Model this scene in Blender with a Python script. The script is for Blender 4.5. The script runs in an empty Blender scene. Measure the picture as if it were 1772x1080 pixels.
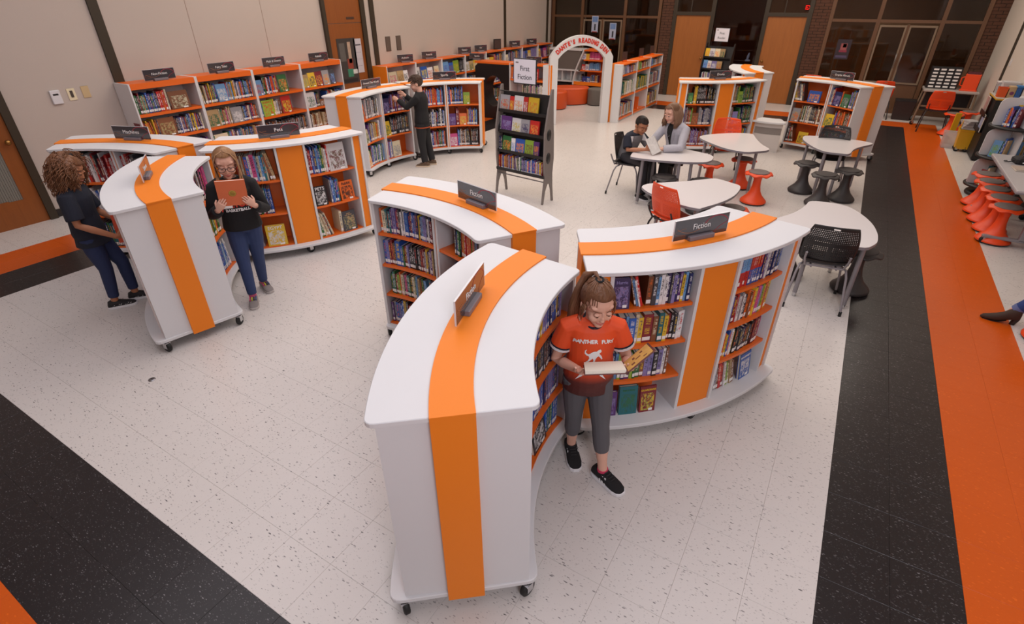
import bpy, bmesh, math, random
from mathutils import Vector, Matrix, noise as mnoise
from mathutils.bvhtree import BVHTree
R = math.radians
random.seed(7)
C = bpy.context.scene.collection
SC = bpy.context.scene
# ------------------------------------------------------------------ camera, light, exposure
W, H, FPX = 1772, 1080, 913.36
CAM = Vector((-0.4797, -2.4488, 2.490)); YAW, PIT, ROL = 0.5476, 0.5405, -0.0029
_f = Vector((-math.sin(YAW) * math.cos(PIT), math.cos(YAW) * math.cos(PIT), -math.sin(PIT)))
_r0 = Vector((math.cos(YAW), math.sin(YAW), 0)); _u0 = _r0.cross(_f)
_r = math.cos(ROL) * _r0 + math.sin(ROL) * _u0; _u = -math.sin(ROL) * _r0 + math.cos(ROL) * _u0
cd = bpy.data.cameras.new('camera'); cam = bpy.data.objects.new('camera', cd); C.objects.link(cam)
cd.sensor_fit = 'HORIZONTAL'; cd.sensor_width = 36; cd.lens = FPX / W * 36; cd.clip_start = .05; cd.clip_end = 100
cam.matrix_world = Matrix(((_r.x, _u.x, -_f.x, CAM.x), (_r.y, _u.y, -_f.y, CAM.y), (_r.z, _u.z, -_f.z, CAM.z), (0, 0, 0, 1)))
cd.dof.use_dof = True; cd.dof.focus_distance = 3.6; cd.dof.aperture_fstop = 4.0
SC.camera = cam
def at(px, py, z=0.0):
    d = _f + _r * ((px - W / 2) / FPX) - _u * ((py - H / 2) / FPX)
    return CAM + d * ((z - CAM.z) / d.z)
def proj(p):
    d = Vector(p) - CAM; z = d.dot(_f)
    return (W / 2 + FPX * d.dot(_r) / z, H / 2 - FPX * d.dot(_u) / z, z)
wd = bpy.data.worlds.new('world'); SC.world = wd; wd.use_nodes = True
wd.node_tree.nodes['Background'].inputs[0].default_value = (.80, .84, 1, 1)
wd.node_tree.nodes['Background'].inputs[1].default_value = .15
def area(name, loc, size, power, col, rot=(0, 0, 0), sy=None, spread=180):
    l = bpy.data.lights.new(name, 'AREA'); l.energy = power; l.color = col
    l.shape = 'RECTANGLE'; l.size = size; l.size_y = sy or size; l.spread = R(spread)
    o = bpy.data.objects.new(name, l); C.objects.link(o); o.location = loc; o.rotation_euler = [R(a) for a in rot]
    return o
WARM = (1.0, .90, .79); COOL = (.95, .93, 1.0)
CEIL = 5.0
area('ceiling_light_near', (-3.4, .3, CEIL - .05), 7.5, 200, COOL, sy=5.0)
area('ceiling_light_middle', (-5.2, 5.0, CEIL - .05), 7.5, 235, WARM, sy=4.0)
area('ceiling_light_far', (-3.0, 10.6, CEIL - .05), 8.5, 270, WARM, sy=3.5)
area('ceiling_light_wall_side', (.2, 8.2, CEIL - .05), 2.2, 10, WARM, sy=6.0)
area('photo_lamp', (1.2, -3.4, 3.3), 1.3, 76, (.90, .90, 1.0), rot=(58, 0, 38))
SC.view_settings.view_transform = 'Standard'; SC.view_settings.look = 'None'
SC.view_settings.gamma = 1; SC.view_settings.use_curve_mapping = False; SC.view_settings.exposure = 0.0
try:
    SC.cycles.use_denoising = True; SC.cycles.max_bounces = 6; SC.cycles.diffuse_bounces = 3; SC.cycles.glossy_bounces = 3
    SC.cycles.transmission_bounces = 4; SC.cycles.transparent_max_bounces = 8; SC.cycles.caustics_reflective = False; SC.cycles.caustics_refractive = False
except Exception: pass

# ------------------------------------------------------------------ materials
def lin(c):
    return tuple(((v / 255) / 12.92 if v / 255 <= .04045 else ((v / 255 + .055) / 1.055) ** 2.4) for v in c)
MATS = {}
def mat(name, rgb=(200, 200, 200), rough=.5, metal=0, spec=.5, var=.0, vscale=8, bump=0, bscale=60, coat=0, emis=0, trans=0, alpha=1):
    if name in MATS: return MATS[name]
    m = bpy.data.materials.new(name); m.use_nodes = True; nt = m.node_tree; b = nt.nodes['Principled BSDF']
    c = lin(rgb) + (1,)
    b.inputs['Base Color'].default_value = c; b.inputs['Roughness'].default_value = rough; b.inputs['Metallic'].default_value = metal
    b.inputs['Specular IOR Level'].default_value = spec; b.inputs['Coat Weight'].default_value = coat
    b.inputs['Transmission Weight'].default_value = trans; b.inputs['Alpha'].default_value = alpha
    if emis: b.inputs['Emission Color'].default_value = c; b.inputs['Emission Strength'].default_value = emis
    tc = nt.nodes.new('ShaderNodeTexCoord')
    n = nt.nodes.new('ShaderNodeTexNoise'); n.inputs['Scale'].default_value = vscale; n.inputs['Detail'].default_value = 4
    nt.links.new(tc.outputs['Object'], n.inputs['Vector'])
    if var:
        mx = nt.nodes.new('ShaderNodeMix'); mx.data_type = 'RGBA'
        mx.inputs['A'].default_value = tuple(v * (1 - var) for v in c[:3]) + (1,); mx.inputs['B'].default_value = tuple(min(1, v * (1 + var)) for v in c[:3]) + (1,)
        nt.links.new(n.outputs['Fac'], mx.inputs['Factor']); nt.links.new(mx.outputs['Result'], b.inputs['Base Color'])
    if bump:
        n2 = nt.nodes.new('ShaderNodeTexNoise'); n2.inputs['Scale'].default_value = bscale; n2.inputs['Detail'].default_value = 3
        nt.links.new(tc.outputs['Object'], n2.inputs['Vector'])
        bp = nt.nodes.new('ShaderNodeBump'); bp.inputs['Strength'].default_value = bump; bp.inputs['Distance'].default_value = .01
        nt.links.new(n2.outputs['Fac'], bp.inputs['Height']); nt.links.new(bp.outputs['Normal'], b.inputs['Normal'])
    MATS[name] = m; m['_b'] = 1
    return m
def nodes(name, rough=.5):
    m = mat(name, rough=rough); return m, m.node_tree, m.node_tree.nodes['Principled BSDF']
def N(nt, t, **kw):
    n = nt.nodes.new(t)
    for k, v in kw.items():
        if hasattr(n, k): setattr(n, k, v)
        else: n.inputs[k].default_value = v
    return n
def mixc(nt, fac, a, b):
    m = nt.nodes.new('ShaderNodeMix'); m.data_type = 'RGBA'
    for sock, v in (('Factor', fac), ('A', a), ('B', b)):
        if hasattr(v, 'links') or isinstance(v, bpy.types.NodeSocket): nt.links.new(v, m.inputs[sock])
        else: m.inputs[sock].default_value = v if sock == 'Factor' else tuple(v) + (1,) if len(v) == 3 else v
    return m.outputs['Result']
def fn(nt, op, a, b=None, c=None):
    m = nt.nodes.new('ShaderNodeMath'); m.operation = op
    for i, v in enumerate((a, b, c)):
        if v is None: continue
        if isinstance(v, bpy.types.NodeSocket): nt.links.new(v, m.inputs[i])
        else: m.inputs[i].default_value = v
    return m.outputs[0]
def tile_mat(name, base, flecks, rough):
    """vinyl composition tile: flat colour with short streaky chips, laid by world position"""
    m, nt, b = nodes(name, rough)
    g = N(nt, 'ShaderNodeNewGeometry'); col = lin(base)
    big = N(nt, 'ShaderNodeTexNoise', Scale=1.1, Detail=3); nt.links.new(g.outputs['Position'], big.inputs['Vector'])
    cur = mixc(nt, big.outputs['Fac'], tuple(v * .94 for v in col), tuple(min(1, v * 1.05) for v in col))
    for i, (sc, st, th, rgb, rot) in enumerate(flecks):
        mp = N(nt, 'ShaderNodeMapping'); mp.inputs['Scale'].default_value = (sc, sc * st, 1); mp.inputs['Rotation'].default_value = (0, 0, rot)
        nt.links.new(g.outputs['Position'], mp.inputs['Vector'])
        v = N(nt, 'ShaderNodeTexVoronoi'); v.inputs['Scale'].default_value = 1; v.voronoi_dimensions = '2D'; v.inputs['Randomness'].default_value = 1
        nt.links.new(mp.outputs['Vector'], v.inputs['Vector'])
        sep = N(nt, 'ShaderNodeSeparateColor'); nt.links.new(v.outputs['Color'], sep.inputs[0])
        d = fn(nt, 'LESS_THAN', v.outputs['Distance'], fn(nt, 'MULTIPLY', fn(nt, 'POWER', sep.outputs[0], 10.0), th))
        k = fn(nt, 'MULTIPLY', d, fn(nt, 'MULTIPLY_ADD', sep.outputs[1], .7, .25))
        cur = mixc(nt, k, cur, lin(rgb))
    nt.links.new(cur, b.inputs['Base Color'])
    b.inputs['Coat Weight'].default_value = .10; b.inputs['Coat Roughness'].default_value = .15; b.inputs['Specular IOR Level'].default_value = .35
    n2 = N(nt, 'ShaderNodeTexNoise', Scale=5, Detail=2); nt.links.new(g.outputs['Position'], n2.inputs['Vector'])
    bp = N(nt, 'ShaderNodeBump', Strength=.06, Distance=.02); nt.links.new(n2.outputs['Fac'], bp.inputs['Height']); nt.links.new(bp.outputs['Normal'], b.inputs['Normal'])
    return m
def wood_mat(name, a, b_, scale=1.0, axis=2, rough=.45):
    m, nt, b = nodes(name, rough)
    tc = N(nt, 'ShaderNodeTexCoord'); mp = N(nt, 'ShaderNodeMapping')
    s = [9 * scale] * 3; s[axis] = .7 * scale; mp.inputs['Scale'].default_value = s
    nt.links.new(tc.outputs['Object'], mp.inputs['Vector'])
    n = N(nt, 'ShaderNodeTexNoise', Scale=3, Detail=8, Roughness=.65, Distortion=.6); nt.links.new(mp.outputs['Vector'], n.inputs['Vector'])
    nt.links.new(mixc(nt, n.outputs['Fac'], lin(a), lin(b_)), b.inputs['Base Color'])
    return m
WHITE = mat('white_laminate', (215, 214, 215), .5, spec=.35, bump=.03, bscale=300)
ORANGE = mat('orange_laminate', (238, 130, 32), .5, spec=.3, bump=.03, bscale=300)
ORANGE_SHELF = mat('orange_shelf_laminate', (228, 104, 26), .4)
GREYP = mat('grey_plastic', (120, 112, 118), .4)
BLACKP = mat('black_plastic', (26, 25, 26), .45)
BLACKM = mat('black_metal', (30, 28, 28), .4, .3)
STEEL = mat('brushed_steel', (150, 148, 150), .32, .9)
SILVER = mat('silver_paint', (138, 133, 136), .4, .1)
CHROME = mat('bright_metal', (205, 205, 208), .2, 1)
RUBBER = mat('black_rubber', (18, 18, 18), .6)
REDORANGE = mat('red_orange_plastic', (232, 74, 22), .42, bump=.05, bscale=250)
PAPER = mat('paper_pages', (226, 218, 202), .8, var=.08, vscale=150)
LABELW = mat('white_label', (236, 234, 232), .6)
INKW = mat('white_lettering', (235, 235, 235), .6)
INKK = mat('black_lettering', (22, 22, 24), .6)
INKR = mat('red_lettering', (205, 52, 36), .5)
DARKTRIM = mat('dark_bronze_trim', (52, 42, 28), .5)
WALLM = mat('wall_paint', (187, 174, 164), .75, bump=.04, bscale=90, var=.03, vscale=1.5)
GROUND_W = [(34, 2.8, .32, (104, 99, 100), .3), (24, 3.2, .25, (64, 60, 62), 1.25), (70, 2.0, .42, (168, 160, 157), 2.1)]
TILE_W = tile_mat('white_vinyl_tile', (211, 204, 199), GROUND_W, .32)
TILE_K = tile_mat('black_vinyl_tile', (32, 27, 28), [(60, 2.6, .42, (120, 116, 118), .3), (90, 2, .5, (84, 80, 82), 1.3)], .34)
TILE_O = tile_mat('orange_vinyl_tile', (204, 86, 12), [(40, 2.4, .6, (200, 84, 12), .3), (60, 2, .6, (222, 102, 26), 1.3)], .34)
OAK = wood_mat('oak_veneer', (150, 84, 30), (118, 62, 22))
OAKD = wood_mat('dark_oak_veneer', (172, 104, 44), (136, 78, 30))
BROWNWOOD = wood_mat('brown_stained_wood', (112, 78, 52), (88, 58, 36))
TAUPE = mat('taupe_metal_frame', (128, 108, 88), .5)
GREYTILE = mat('grey_fabric', (108, 100, 94), .8, bump=.2, bscale=400)

# ------------------------------------------------------------------ mesh builder
class MB:
    def __init__(s): s.v = []; s.f = []; s.m = []; s.sm = []; s.col = []; s.uv = {}; s.cm = {}
    def add(s, vs, fs, mi=0, smooth=False, M=None, col=None):
        o = len(s.v)
        s.v += [tuple(M @ Vector(p)) if M is not None else tuple(p) for p in vs]
        for f in fs:
            s.f.append([i + o for i in f]); s.m.append(mi); s.sm.append(smooth); s.col.append(col)
        return s
    def box(s, x0, x1, y0, y1, z0, z1, mi=0, M=None, col=None):
        vs = [(x0, y0, z0), (x1, y0, z0), (x1, y1, z0), (x0, y1, z0), (x0, y0, z1), (x1, y0, z1), (x1, y1, z1), (x0, y1, z1)]
        return s.add(vs, [(0, 3, 2, 1), (4, 5, 6, 7), (0, 1, 5, 4), (1, 2, 6, 5), (2, 3, 7, 6), (3, 0, 4, 7)], mi, M=M, col=col)
    def bbox(s, x0, x1, y0, y1, z0, z1, b=.004, mi=0, M=None):
        """box with bevelled upright and top edges"""
        pts = lambda i: [(x0 + i + b, y0 + i), (x1 - i - b, y0 + i), (x1 - i, y0 + i + b), (x1 - i, y1 - i - b), (x1 - i - b, y1 - i), (x0 + i + b, y1 - i), (x0 + i, y1 - i - b), (x0 + i, y0 + i + b)]
        rings = [[(x, y, z0) for x, y in pts(b * .5)], [(x, y, z0 + b) for x, y in pts(0)], [(x, y, z1 - b) for x, y in pts(0)], [(x, y, z1) for x, y in pts(b)]]
        return s.rings(rings, mi, False, M)
    def rings(s, rings, mi=0, smooth=True, M=None, cap=True, close=False):
        n = len(rings[0]); vs = [p for r in rings for p in r]; fs = []
        for a in range(len(rings) - (0 if close else 1)):
            b = (a + 1) % len(rings)
            for i in range(n):
                j = (i + 1) % n; fs.append((a * n + i, a * n + j, b * n + j, b * n + i))
        s.add(vs, fs, mi, smooth, M)
        if cap and not close:
            s.add(rings[0], [tuple(range(n))[::-1]], mi, False, M); s.add(rings[-1], [tuple(range(n))], mi, False, M)
        return s
    def prism(s, poly, z0, z1, mi=0, M=None, b=0):
        if b:
            c = Vector((sum(p[0] for p in poly) / len(poly), sum(p[1] for p in poly) / len(poly)))
            n = len(poly); ins = []
            for i in range(n):
                a, p, q = Vector(poly[i - 1]), Vector(poly[i]), Vector(poly[(i + 1) % n])
                t = (q - a).normalized(); nn = Vector((-t.y, t.x)); ins.append(tuple(p + nn * b))
            rg = [[(x, y, z0) for x, y in ins], [(x, y, z0 + b) for x, y in poly], [(x, y, z1 - b) for x, y in poly], [(x, y, z1) for x, y in ins]]
        else: rg = [[(x, y, z0) for x, y in poly], [(x, y, z1) for x, y in poly]]
        return s.rings(rg, mi, False, M)
    def sector(s, r0, r1, a0, a1, z0, z1, mi=0, n=None, ox=0.0, round_=0):
        """annular sector, angles in degrees about (-ox, 0)"""
        n = n or max(2, int(abs(a1 - a0) / 2))
        P = lambda r, a: (r * math.cos(R(a)) - ox, r * math.sin(R(a)))
        inn = [P(r0, a0 + (a1 - a0) * i / n) for i in range(n + 1)]; out = [P(r1, a0 + (a1 - a0) * i / n) for i in range(n + 1)]
        if round_:
            q = round_; da0, da1 = math.degrees(q / r0), math.degrees(q / r1)
            arc = lambda r, x, y: [P(r, x + (y - x) * i / n) for i in range(1, n)]
            # order: outer a0 corner (end->arc), outer arc, outer a1 corner (arc->end), inner a1 corner (end->arc), inner arc back, inner a0 corner
            c0o = [P(r1 - q * (1 - math.sin(k / 4 * math.pi / 2)), a0 + da1 * (1 - math.cos(k / 4 * math.pi / 2))) for k in range(5)]
            c1o = [P(r1 - q * (1 - math.cos(k / 4 * math.pi / 2)), a1 - da1 * (1 - math.sin(k / 4 * math.pi / 2))) for k in range(5)]
            d1o = [P(r0 + q * (1 - math.sin(k / 4 * math.pi / 2)), a1 - da0 * (1 - math.cos(k / 4 * math.pi / 2))) for k in range(5)]
            d0o = [P(r0 + q * (1 - math.cos(k / 4 * math.pi / 2)), a0 + da0 * (1 - math.sin(k / 4 * math.pi / 2))) for k in range(5)]
            poly = c0o + arc(r1, a0 + da1, a1 - da1) + c1o + d1o + arc(r0, a1 - da0, a0 + da0) + d0o
            return s.prism(poly, z0, z1, mi, b=.003)
        for i in range(n):
            A, B, D, E = inn[i], out[i], out[i + 1], inn[i + 1]
            o = [(x, y, z) for z in (z0, z1) for x, y in (A, B, D, E)]
            fs = [(0, 3, 2, 1), (4, 5, 6, 7), (1, 2, 6, 5), (3, 0, 4, 7)]
            if i == 0: fs.append((0, 1, 5, 4))
            if i == n - 1: fs.append((2, 3, 7, 6))
            s.add(o, fs, mi)
        return s
    def tube(s, pts, rad, n=8, mi=0, M=None, cap=True, smooth=True):
        pts = [Vector(p) for p in pts]; k = len(pts)
        rad = rad if isinstance(rad, (list, tuple)) else [rad] * k
        rg = []; prev = None
        for i, p in enumerate(pts):
            t = ((pts[min(i + 1, k - 1)] - pts[max(i - 1, 0)])).normalized()
            if prev is None:
                u = t.cross(Vector((0, 0, 1)) if abs(t.z) < .9 else Vector((1, 0, 0))).normalized()
            else: u = (prev - t * prev.dot(t)).normalized()
            prev = u; w = t.cross(u)
            rr = rad[i] if isinstance(rad[i], (tuple, list)) else (rad[i], rad[i])
            rg.append([p + u * rr[0] * math.cos(2 * math.pi * j / n) + w * rr[1] * math.sin(2 * math.pi * j / n) for j in range(n)])
        return s.rings(rg, mi, smooth, M, cap)
    def lathe(s, prof, n=20, mi=0, M=None, smooth=True, wob=None):
        rg = []
        for k, (r, z) in enumerate(prof):
            rg.append([(r * (wob(k, 2 * math.pi * j / n)[0] if wob else 1) * math.cos(2 * math.pi * j / n), r * (wob(k, 2 * math.pi * j / n)[0] if wob else 1) * math.sin(2 * math.pi * j / n), z + (wob(k, 2 * math.pi * j / n)[1] if wob else 0)) for j in range(n)])
        return s.rings(rg, mi, smooth, M)
    def ell(s, c, rx, ry, rz, M3=None, n=14, m=9, mi=0, smooth=True):
        c = Vector(c); M3 = M3 or Matrix.Identity(3); rg = []
        for k in range(1, m):
            t = math.pi * k / m
            rg.append([c + M3 @ Vector((rx * math.sin(t) * math.cos(2 * math.pi * j / n), ry * math.sin(t) * math.sin(2 * math.pi * j / n), -rz * math.cos(t))) for j in range(n)])
        o = len(s.v); s.rings(rg, mi, smooth, cap=False)
        nb = len(s.v); s.v += [tuple(c + M3 @ Vector((0, 0, -rz))), tuple(c + M3 @ Vector((0, 0, rz)))]
        for j in range(n):
            for f in ((o + (j + 1) % n, o + j, nb), (nb - n + j, nb - n + (j + 1) % n, nb + 1)):
                s.f.append(list(f)); s.m.append(mi); s.sm.append(smooth); s.col.append(None)
        return s
    def mesh(s, name, mats):
        me = bpy.data.meshes.new(name); me.from_pydata(s.v, [], s.f)
        for m in (mats if isinstance(mats, (list, tuple)) else [mats]): me.materials.append(m)
        me.polygons.foreach_set('material_index', s.m); me.polygons.foreach_set('use_smooth', s.sm)
        me.update(); return me
    def build(s, name, mats, parent=None, fix=False):
        me = s.mesh(name, mats)
        if fix:
            bm = bmesh.new(); bm.from_mesh(me); bmesh.ops.recalc_face_normals(bm, faces=bm.faces); bm.to_mesh(me); bm.free()
        return link(name, me, parent)
def link(name, data, parent=None):
    o = bpy.data.objects.new(name, data); C.objects.link(o)
    if parent is not None: o.parent = parent
    return o
def tag(o, label=None, cat=None, group=None, kind=None):
    for k, v in (('label', label), ('category', cat), ('group', group), ('kind', kind)):
        if v: o[k] = v
    return o
def thing(name, label, cat, loc=(0, 0, 0), rz=0, group=None):
    o = link(name, None); o.location = loc; o.rotation_euler = (0, 0, R(rz)); o.empty_display_size = .1
    return tag(o, label, cat, group)
def struct(name, bm_, m, parent=None):
    o = bm_.build(name, m, parent)
    if parent is None: o['kind'] = 'structure'
    return o
def dup(root, loc=None, rz=None, label=None):
    r = root.copy(); C.objects.link(r)
    if loc is not None: r.location = loc
    if rz is not None: r.rotation_euler = (0, 0, R(rz))
    if label: r['label'] = label
    for ch in list(root.children):
        c = ch.copy(); C.objects.link(c); c.parent = r
        for g in ch.children:
            d = g.copy(); C.objects.link(d); d.parent = c
    return r
DG = None
_TXT = {}
def text_mesh(s, size, ext=.0006, bold=0, width=1.0):
    k = (s, size, ext, bold, width)
    if k in _TXT: return _TXT[k]
    cu = bpy.data.curves.new('lettering', 'FONT'); cu.body = s; cu.size = size; cu.extrude = ext; cu.align_x = 'CENTER'; cu.align_y = 'CENTER'
    cu.resolution_u = 3; cu.offset = bold
    o = bpy.data.objects.new('lettering', cu); C.objects.link(o)
    dg = bpy.context.evaluated_depsgraph_get(); dg.update()
    me = bpy.data.meshes.new_from_object(o.evaluated_get(dg)); bpy.data.objects.remove(o); bpy.data.curves.remove(cu)
    if width != 1.0:
        for v in me.vertices: v.co.x *= width
    _TXT[k] = me; me.name = 'lettering'
    return me
def text(s, size, m, parent, p, n, up=(0, 0, 1), ext=.0006, bold=0, width=1.0, name='lettering'):
    """lettering standing on the plane through p with normal n (parent space)"""
    me = text_mesh(s, size, ext, bold, width).copy(); me.materials.clear(); me.materials.append(m)
    o = link(name, me, parent); n = Vector(n).normalized(); up = Vector(up); r = up.cross(n).normalized(); u = n.cross(r)
    o.matrix_local = Matrix(((r.x, u.x, n.x, p[0]), (r.y, u.y, n.y, p[1]), (r.z, u.z, n.z, p[2]), (0, 0, 0, 1)))
    return o
# ------------------------------------------------------------------ setting
XL, XR, YN, YF = -9.03, 1.83, -5.0, 13.9
T = .3048
fl = struct('floor', MB().box(XL - .1, XR + .1, YN - .1, 16.6, -.15, -.004), mat('floor_screed', (150, 140, 132), .8))
tmesh = {}
def tile_bm(x, y, mb, mi):
    g, c = .0003, .0008; x0, x1, y0, y1 = x + g, x + T - g, y + g, y + T - g
    rg = [[(x0, y0, -.004), (x1, y0, -.004), (x1, y1, -.004), (x0, y1, -.004)], [(x0, y0, -.0008), (x1, y0, -.0008), (x1, y1, -.0008), (x0, y1, -.0008)],
          [(x0 + c, y0 + c, 0), (x1 - c, y0 + c, 0), (x1 - c, y1 - c, 0), (x0 + c, y1 - c, 0)]]
    return mb.rings(rg, mi, False)
for k, m in enumerate((TILE_W, TILE_K, TILE_O)): tmesh[k] = tile_bm(0, 0, MB(), 0).mesh('tile', m)
tiles = []
for i in range(-30, 6):
    for j in range(-17, 46):
        x, y = i * T, j * T
        if x < XL - T * .99: continue
        ring = lambda a, b: -a <= 0
        # rings of black then orange run round the room: inner white block is i in [-23,-1], j in [-6,37]
        dx = max(-23 - i, i + 1 if i >= 0 else 0, 0); dy = max(-6 - j, j - 37, 0)
        d = max(dx, dy); k = 0 if d == 0 or d > 4 else 1 if d <= 2 else 2
        px, py, pz = proj((x + T / 2, y + T / 2, 0))
        tiles.append(((T * FPX / pz) ** 2 if pz > .3 and -40 < px < W + 40 and -40 < py < H + 40 else 0, x, y, k))
tiles.sort(reverse=True)
field = MB()
for n, (a, x, y, k) in enumerate(tiles):
    if n < 300 and a > 0:
        o = link('tile', tmesh[k], fl); o.location = (x, y, 0)
    else: tile_bm(x, y, field, k)
tag(field.build('tile_field', [TILE_W, TILE_K, TILE_O], fl), kind='stuff')
# walls
wl = struct('wall_left', MB().box(XL - .15, XL, YN, YF + 2.6, 0, CEIL), WALLM)
struct('wall_right', MB().box(XR, XR + .15, YN, YF + 2.6, 0, CEIL), mat('wall_paint_cream', (206, 196, 184), .75))
struct('wall_near', MB().box(XL - .15, XR + .15, YN - .15, YN, 0, CEIL), WALLM)
struct('ceiling', MB().box(XL - .15, XR + .15, YN - .15, YF + 2.7, CEIL, CEIL + .15), mat('ceiling_paint', (225, 222, 218), .9))
BASEB = mat('black_vinyl_base', (34, 28, 26), .5)
struct('baseboard_left', MB().box(XL, XL + .012, .10, 5.0, 0, .10).box(XL, XL + .012, 6.10, YF, 0, .10), BASEB)
struct('baseboard_right', MB().box(XR - .012, XR, YN, YF, 0, .10), BASEB)
for n, (y0, y1) in enumerate([(1.33, 1.45), (6.24, 6.35), (11.19, 11.27), (13.60, 13.68)]):
    struct('trim_%d' % (n + 1), MB().box(XL, XL + .03, y0, y1, 0, CEIL), DARKTRIM)
for n, y in enumerate((2.60, 3.83)):
    struct('trim_%d' % (n + 5), MB().box(XL, XL + .0015, y - .004, y + .004, .1, CEIL), mat('seam_paint', (150, 128, 114), .8))
struct('trim_7', MB().box(XR - .03, XR, 11.75, 11.83, 0, CEIL), DARKTRIM)
# wall panels in the far bay of the left wall carry a slight fold
# door_1: oak door with a reeded glass light, left wall
d1 = struct('door_1', MB().box(XL, XL + .02, -1.0, -.32, .0, .33).box(XL, XL + .02, -1.0, -.32, 1.75, 2.1).box(XL, XL + .02, -.17 - .0, -.005, 0, 2.1).box(XL, XL + .02, -.32, -.17, 0, .32).box(XL, XL + .02, -.32, -.17, 1.75, 2.1).box(XL, XL + .02, -1.0, -.80, .33, 1.75), OAK)
gp = MB()
for q in range(26): gp.box(XL + .002, XL + .012, -.80 + q * .0244, -.80 + q * .0244 + .020, .32, 1.76)
gp.build('glass_light', mat('reeded_glass', (122, 120, 112), .3), d1)
MB().box(XL, XL + .05, -.005, .085, 0, CEIL).build('door_frame', DARKTRIM, d1)
kb = MB().lathe([(.012, 0), (.012, .03), (.028, .045), (.032, .06), (.022, .075), (.002, .08)], 12, M=Matrix.Translation((XL + .02, -.075, 1.0)) @ Matrix.Rotation(R(90), 4, 'Y'))
kb.build('door_knob', mat('brass', (150, 110, 60), .3, .9), d1)
# door_2: oak door with panel above, further down the left wall
d2 = struct('door_2', MB().box(XL, XL + .018, 5.11, 5.97, 0, 2.045), OAK)
MB().box(XL, XL + .018, 5.11, 5.97, 2.055, CEIL).build('upper_panel', OAK, d2)
MB().box(XL, XL + .05, 5.035, 5.11, 0, CEIL).build('door_frame', DARKTRIM, d2)
MB().box(XL, XL + .05, 5.97, 6.08, 0, CEIL).build('door_frame', DARKTRIM, d2)
MB().bbox(0, .004, 5.60, 5.80, 2.11, 2.15, .001, M=Matrix.Translation((XL + .018, 0, 0))).build('name_plate', mat('brown_plate', (70, 46, 30), .5), d2)
# ---- far wall: brick piers, glazing, doors, corridor behind
wf = struct('wall_far', MB().box(XL, XR, YF, YF + .12, 2.95, CEIL), BROWNWOOD)
BRICK = mat('brown_brick', (84, 52, 36), .85, var=.25, vscale=5, bump=.3, bscale=120)
MORTAR = mat('mortar', (54, 42, 34), .9)
def pier(x0, x1):
    p = MB().box(x0, x1, YF + .0, YF + .10, 0, 2.95).build('brick_pier', MORTAR, wf)
    mb = MB(); z = .006; row = 0
    while z < 2.9:
        x = x0 - (.1 if row % 2 else 0)
        while x < x1:
            a, b = max(x, x0), min(x + .20, x1)
            if b - a > .02: mb.box(a + .004, b - .004, YF - .008 - random.random() * .003, YF + .01, z, z + .058)
            x += .205
        z += .066; row += 1
    o = mb.build('brickwork', BRICK, p); o['kind'] = 'stuff'
pier(XL, -8.97); pier(-5.60, -5.28); pier(-1.88, -1.5); pier(1.53, XR)
GLASS, ntg, bg = nodes('tinted_glass', .03)
tr = N(ntg, 'ShaderNodeBsdfTransparent'); tr.inputs[0].default_value = (.62, .56, .50, 1); gl = N(ntg, 'ShaderNodeBsdfGlossy'); gl.inputs['Roughness'].default_value = .03
fr = N(ntg, 'ShaderNodeFresnel'); fr.inputs[0].default_value = 1.45; ms = N(ntg, 'ShaderNodeMixShader')
ntg.links.new(fr.outputs[0], ms.inputs[0]); ntg.links.new(tr.outputs[0], ms.inputs[1]); ntg.links.new(gl.outputs[0], ms.inputs[2])
ntg.links.new(ms.outputs[0], ntg.nodes['Material Output'].inputs['Surface'])
def glazing(name, x0, x1, posts, bar, sill, frame_m, panes):
    w = struct(name, MB().box(x0, x1, YF - .02, YF + .06, 0, sill), frame_m)
    for x in posts: MB().box(x - .04, x + .04, YF - .03, YF + .07, sill, 2.95).build('mullion', frame_m, w)
    for a, b in bar: MB().box(a, b, YF - .02, YF + .06, 1.93, 1.99).build('transom_bar', frame_m, w)
    for a, b, c, d in panes: MB().box(a, b, YF + .015, YF + .023, c, d).build('pane', GLASS, w)
    return w
glazing('window_1', -8.97, -5.62, (-8.93, -7.98, -6.66, -5.66), [(-8.9, -5.7)], .12, BROWNWOOD,
        [(-8.89, -8.02, .12, 1.93), (-6.62, -5.70, .12, 1.93), (-8.89, -8.02, 1.99, 2.95), (-7.94, -6.70, 1.99, 2.95), (-6.62, -5.70, 1.99, 2.95)])
glazing('window_3', -1.5, 1.53, (-1.46, -.47, .76, 1.49), [(-1.42, 1.45)], .12, BROWNWOOD,
        [(-1.42, -.51, .12, 1.93), (.80, 1.45, .12, 1.93), (-1.42, -.51, 1.99, 2.95), (-.43, .72, 1.99, 2.95), (.80, 1.45, 1.99, 2.95)])
def glass_doors(name, x0, x1, zb):
    xm = (x0 + x1) / 2; d = struct(name, MB().box(x0, x1, YF - .01, YF + .05, 0.01, zb), BROWNWOOD)
    for a, b in ((x0, xm - .025), (xm + .025, x1)):
        f = MB()
        for q in ((a, a + .035, zb, 1.88), (b - .035, b, zb, 1.88), (a + .035, b - .035, 1.84, 1.88), (a + .035, b - .035, zb, zb + .035)): f.box(q[0], q[1], YF - .035, YF + .01, q[2], q[3])
        l = f.build('door_leaf', TAUPE, d)
        MB().box(a + .035, b - .035, YF - .018, YF - .01, zb + .035, 1.84).build('pane', GLASS, l)
        hx = xm - .05 if a == x0 else xm + .05
        MB().tube([(hx, YF - .035, 1.0), (hx, YF - .08, 1.02), (hx, YF - .08, 1.28), (hx, YF - .035, 1.30)], .008, 6).build('pull_handle', STEEL, l)
    MB().box(xm - .024, xm + .024, YF - .02, YF + .05, zb, 1.9).build('centre_post', BROWNWOOD, d)
    return d
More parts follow.
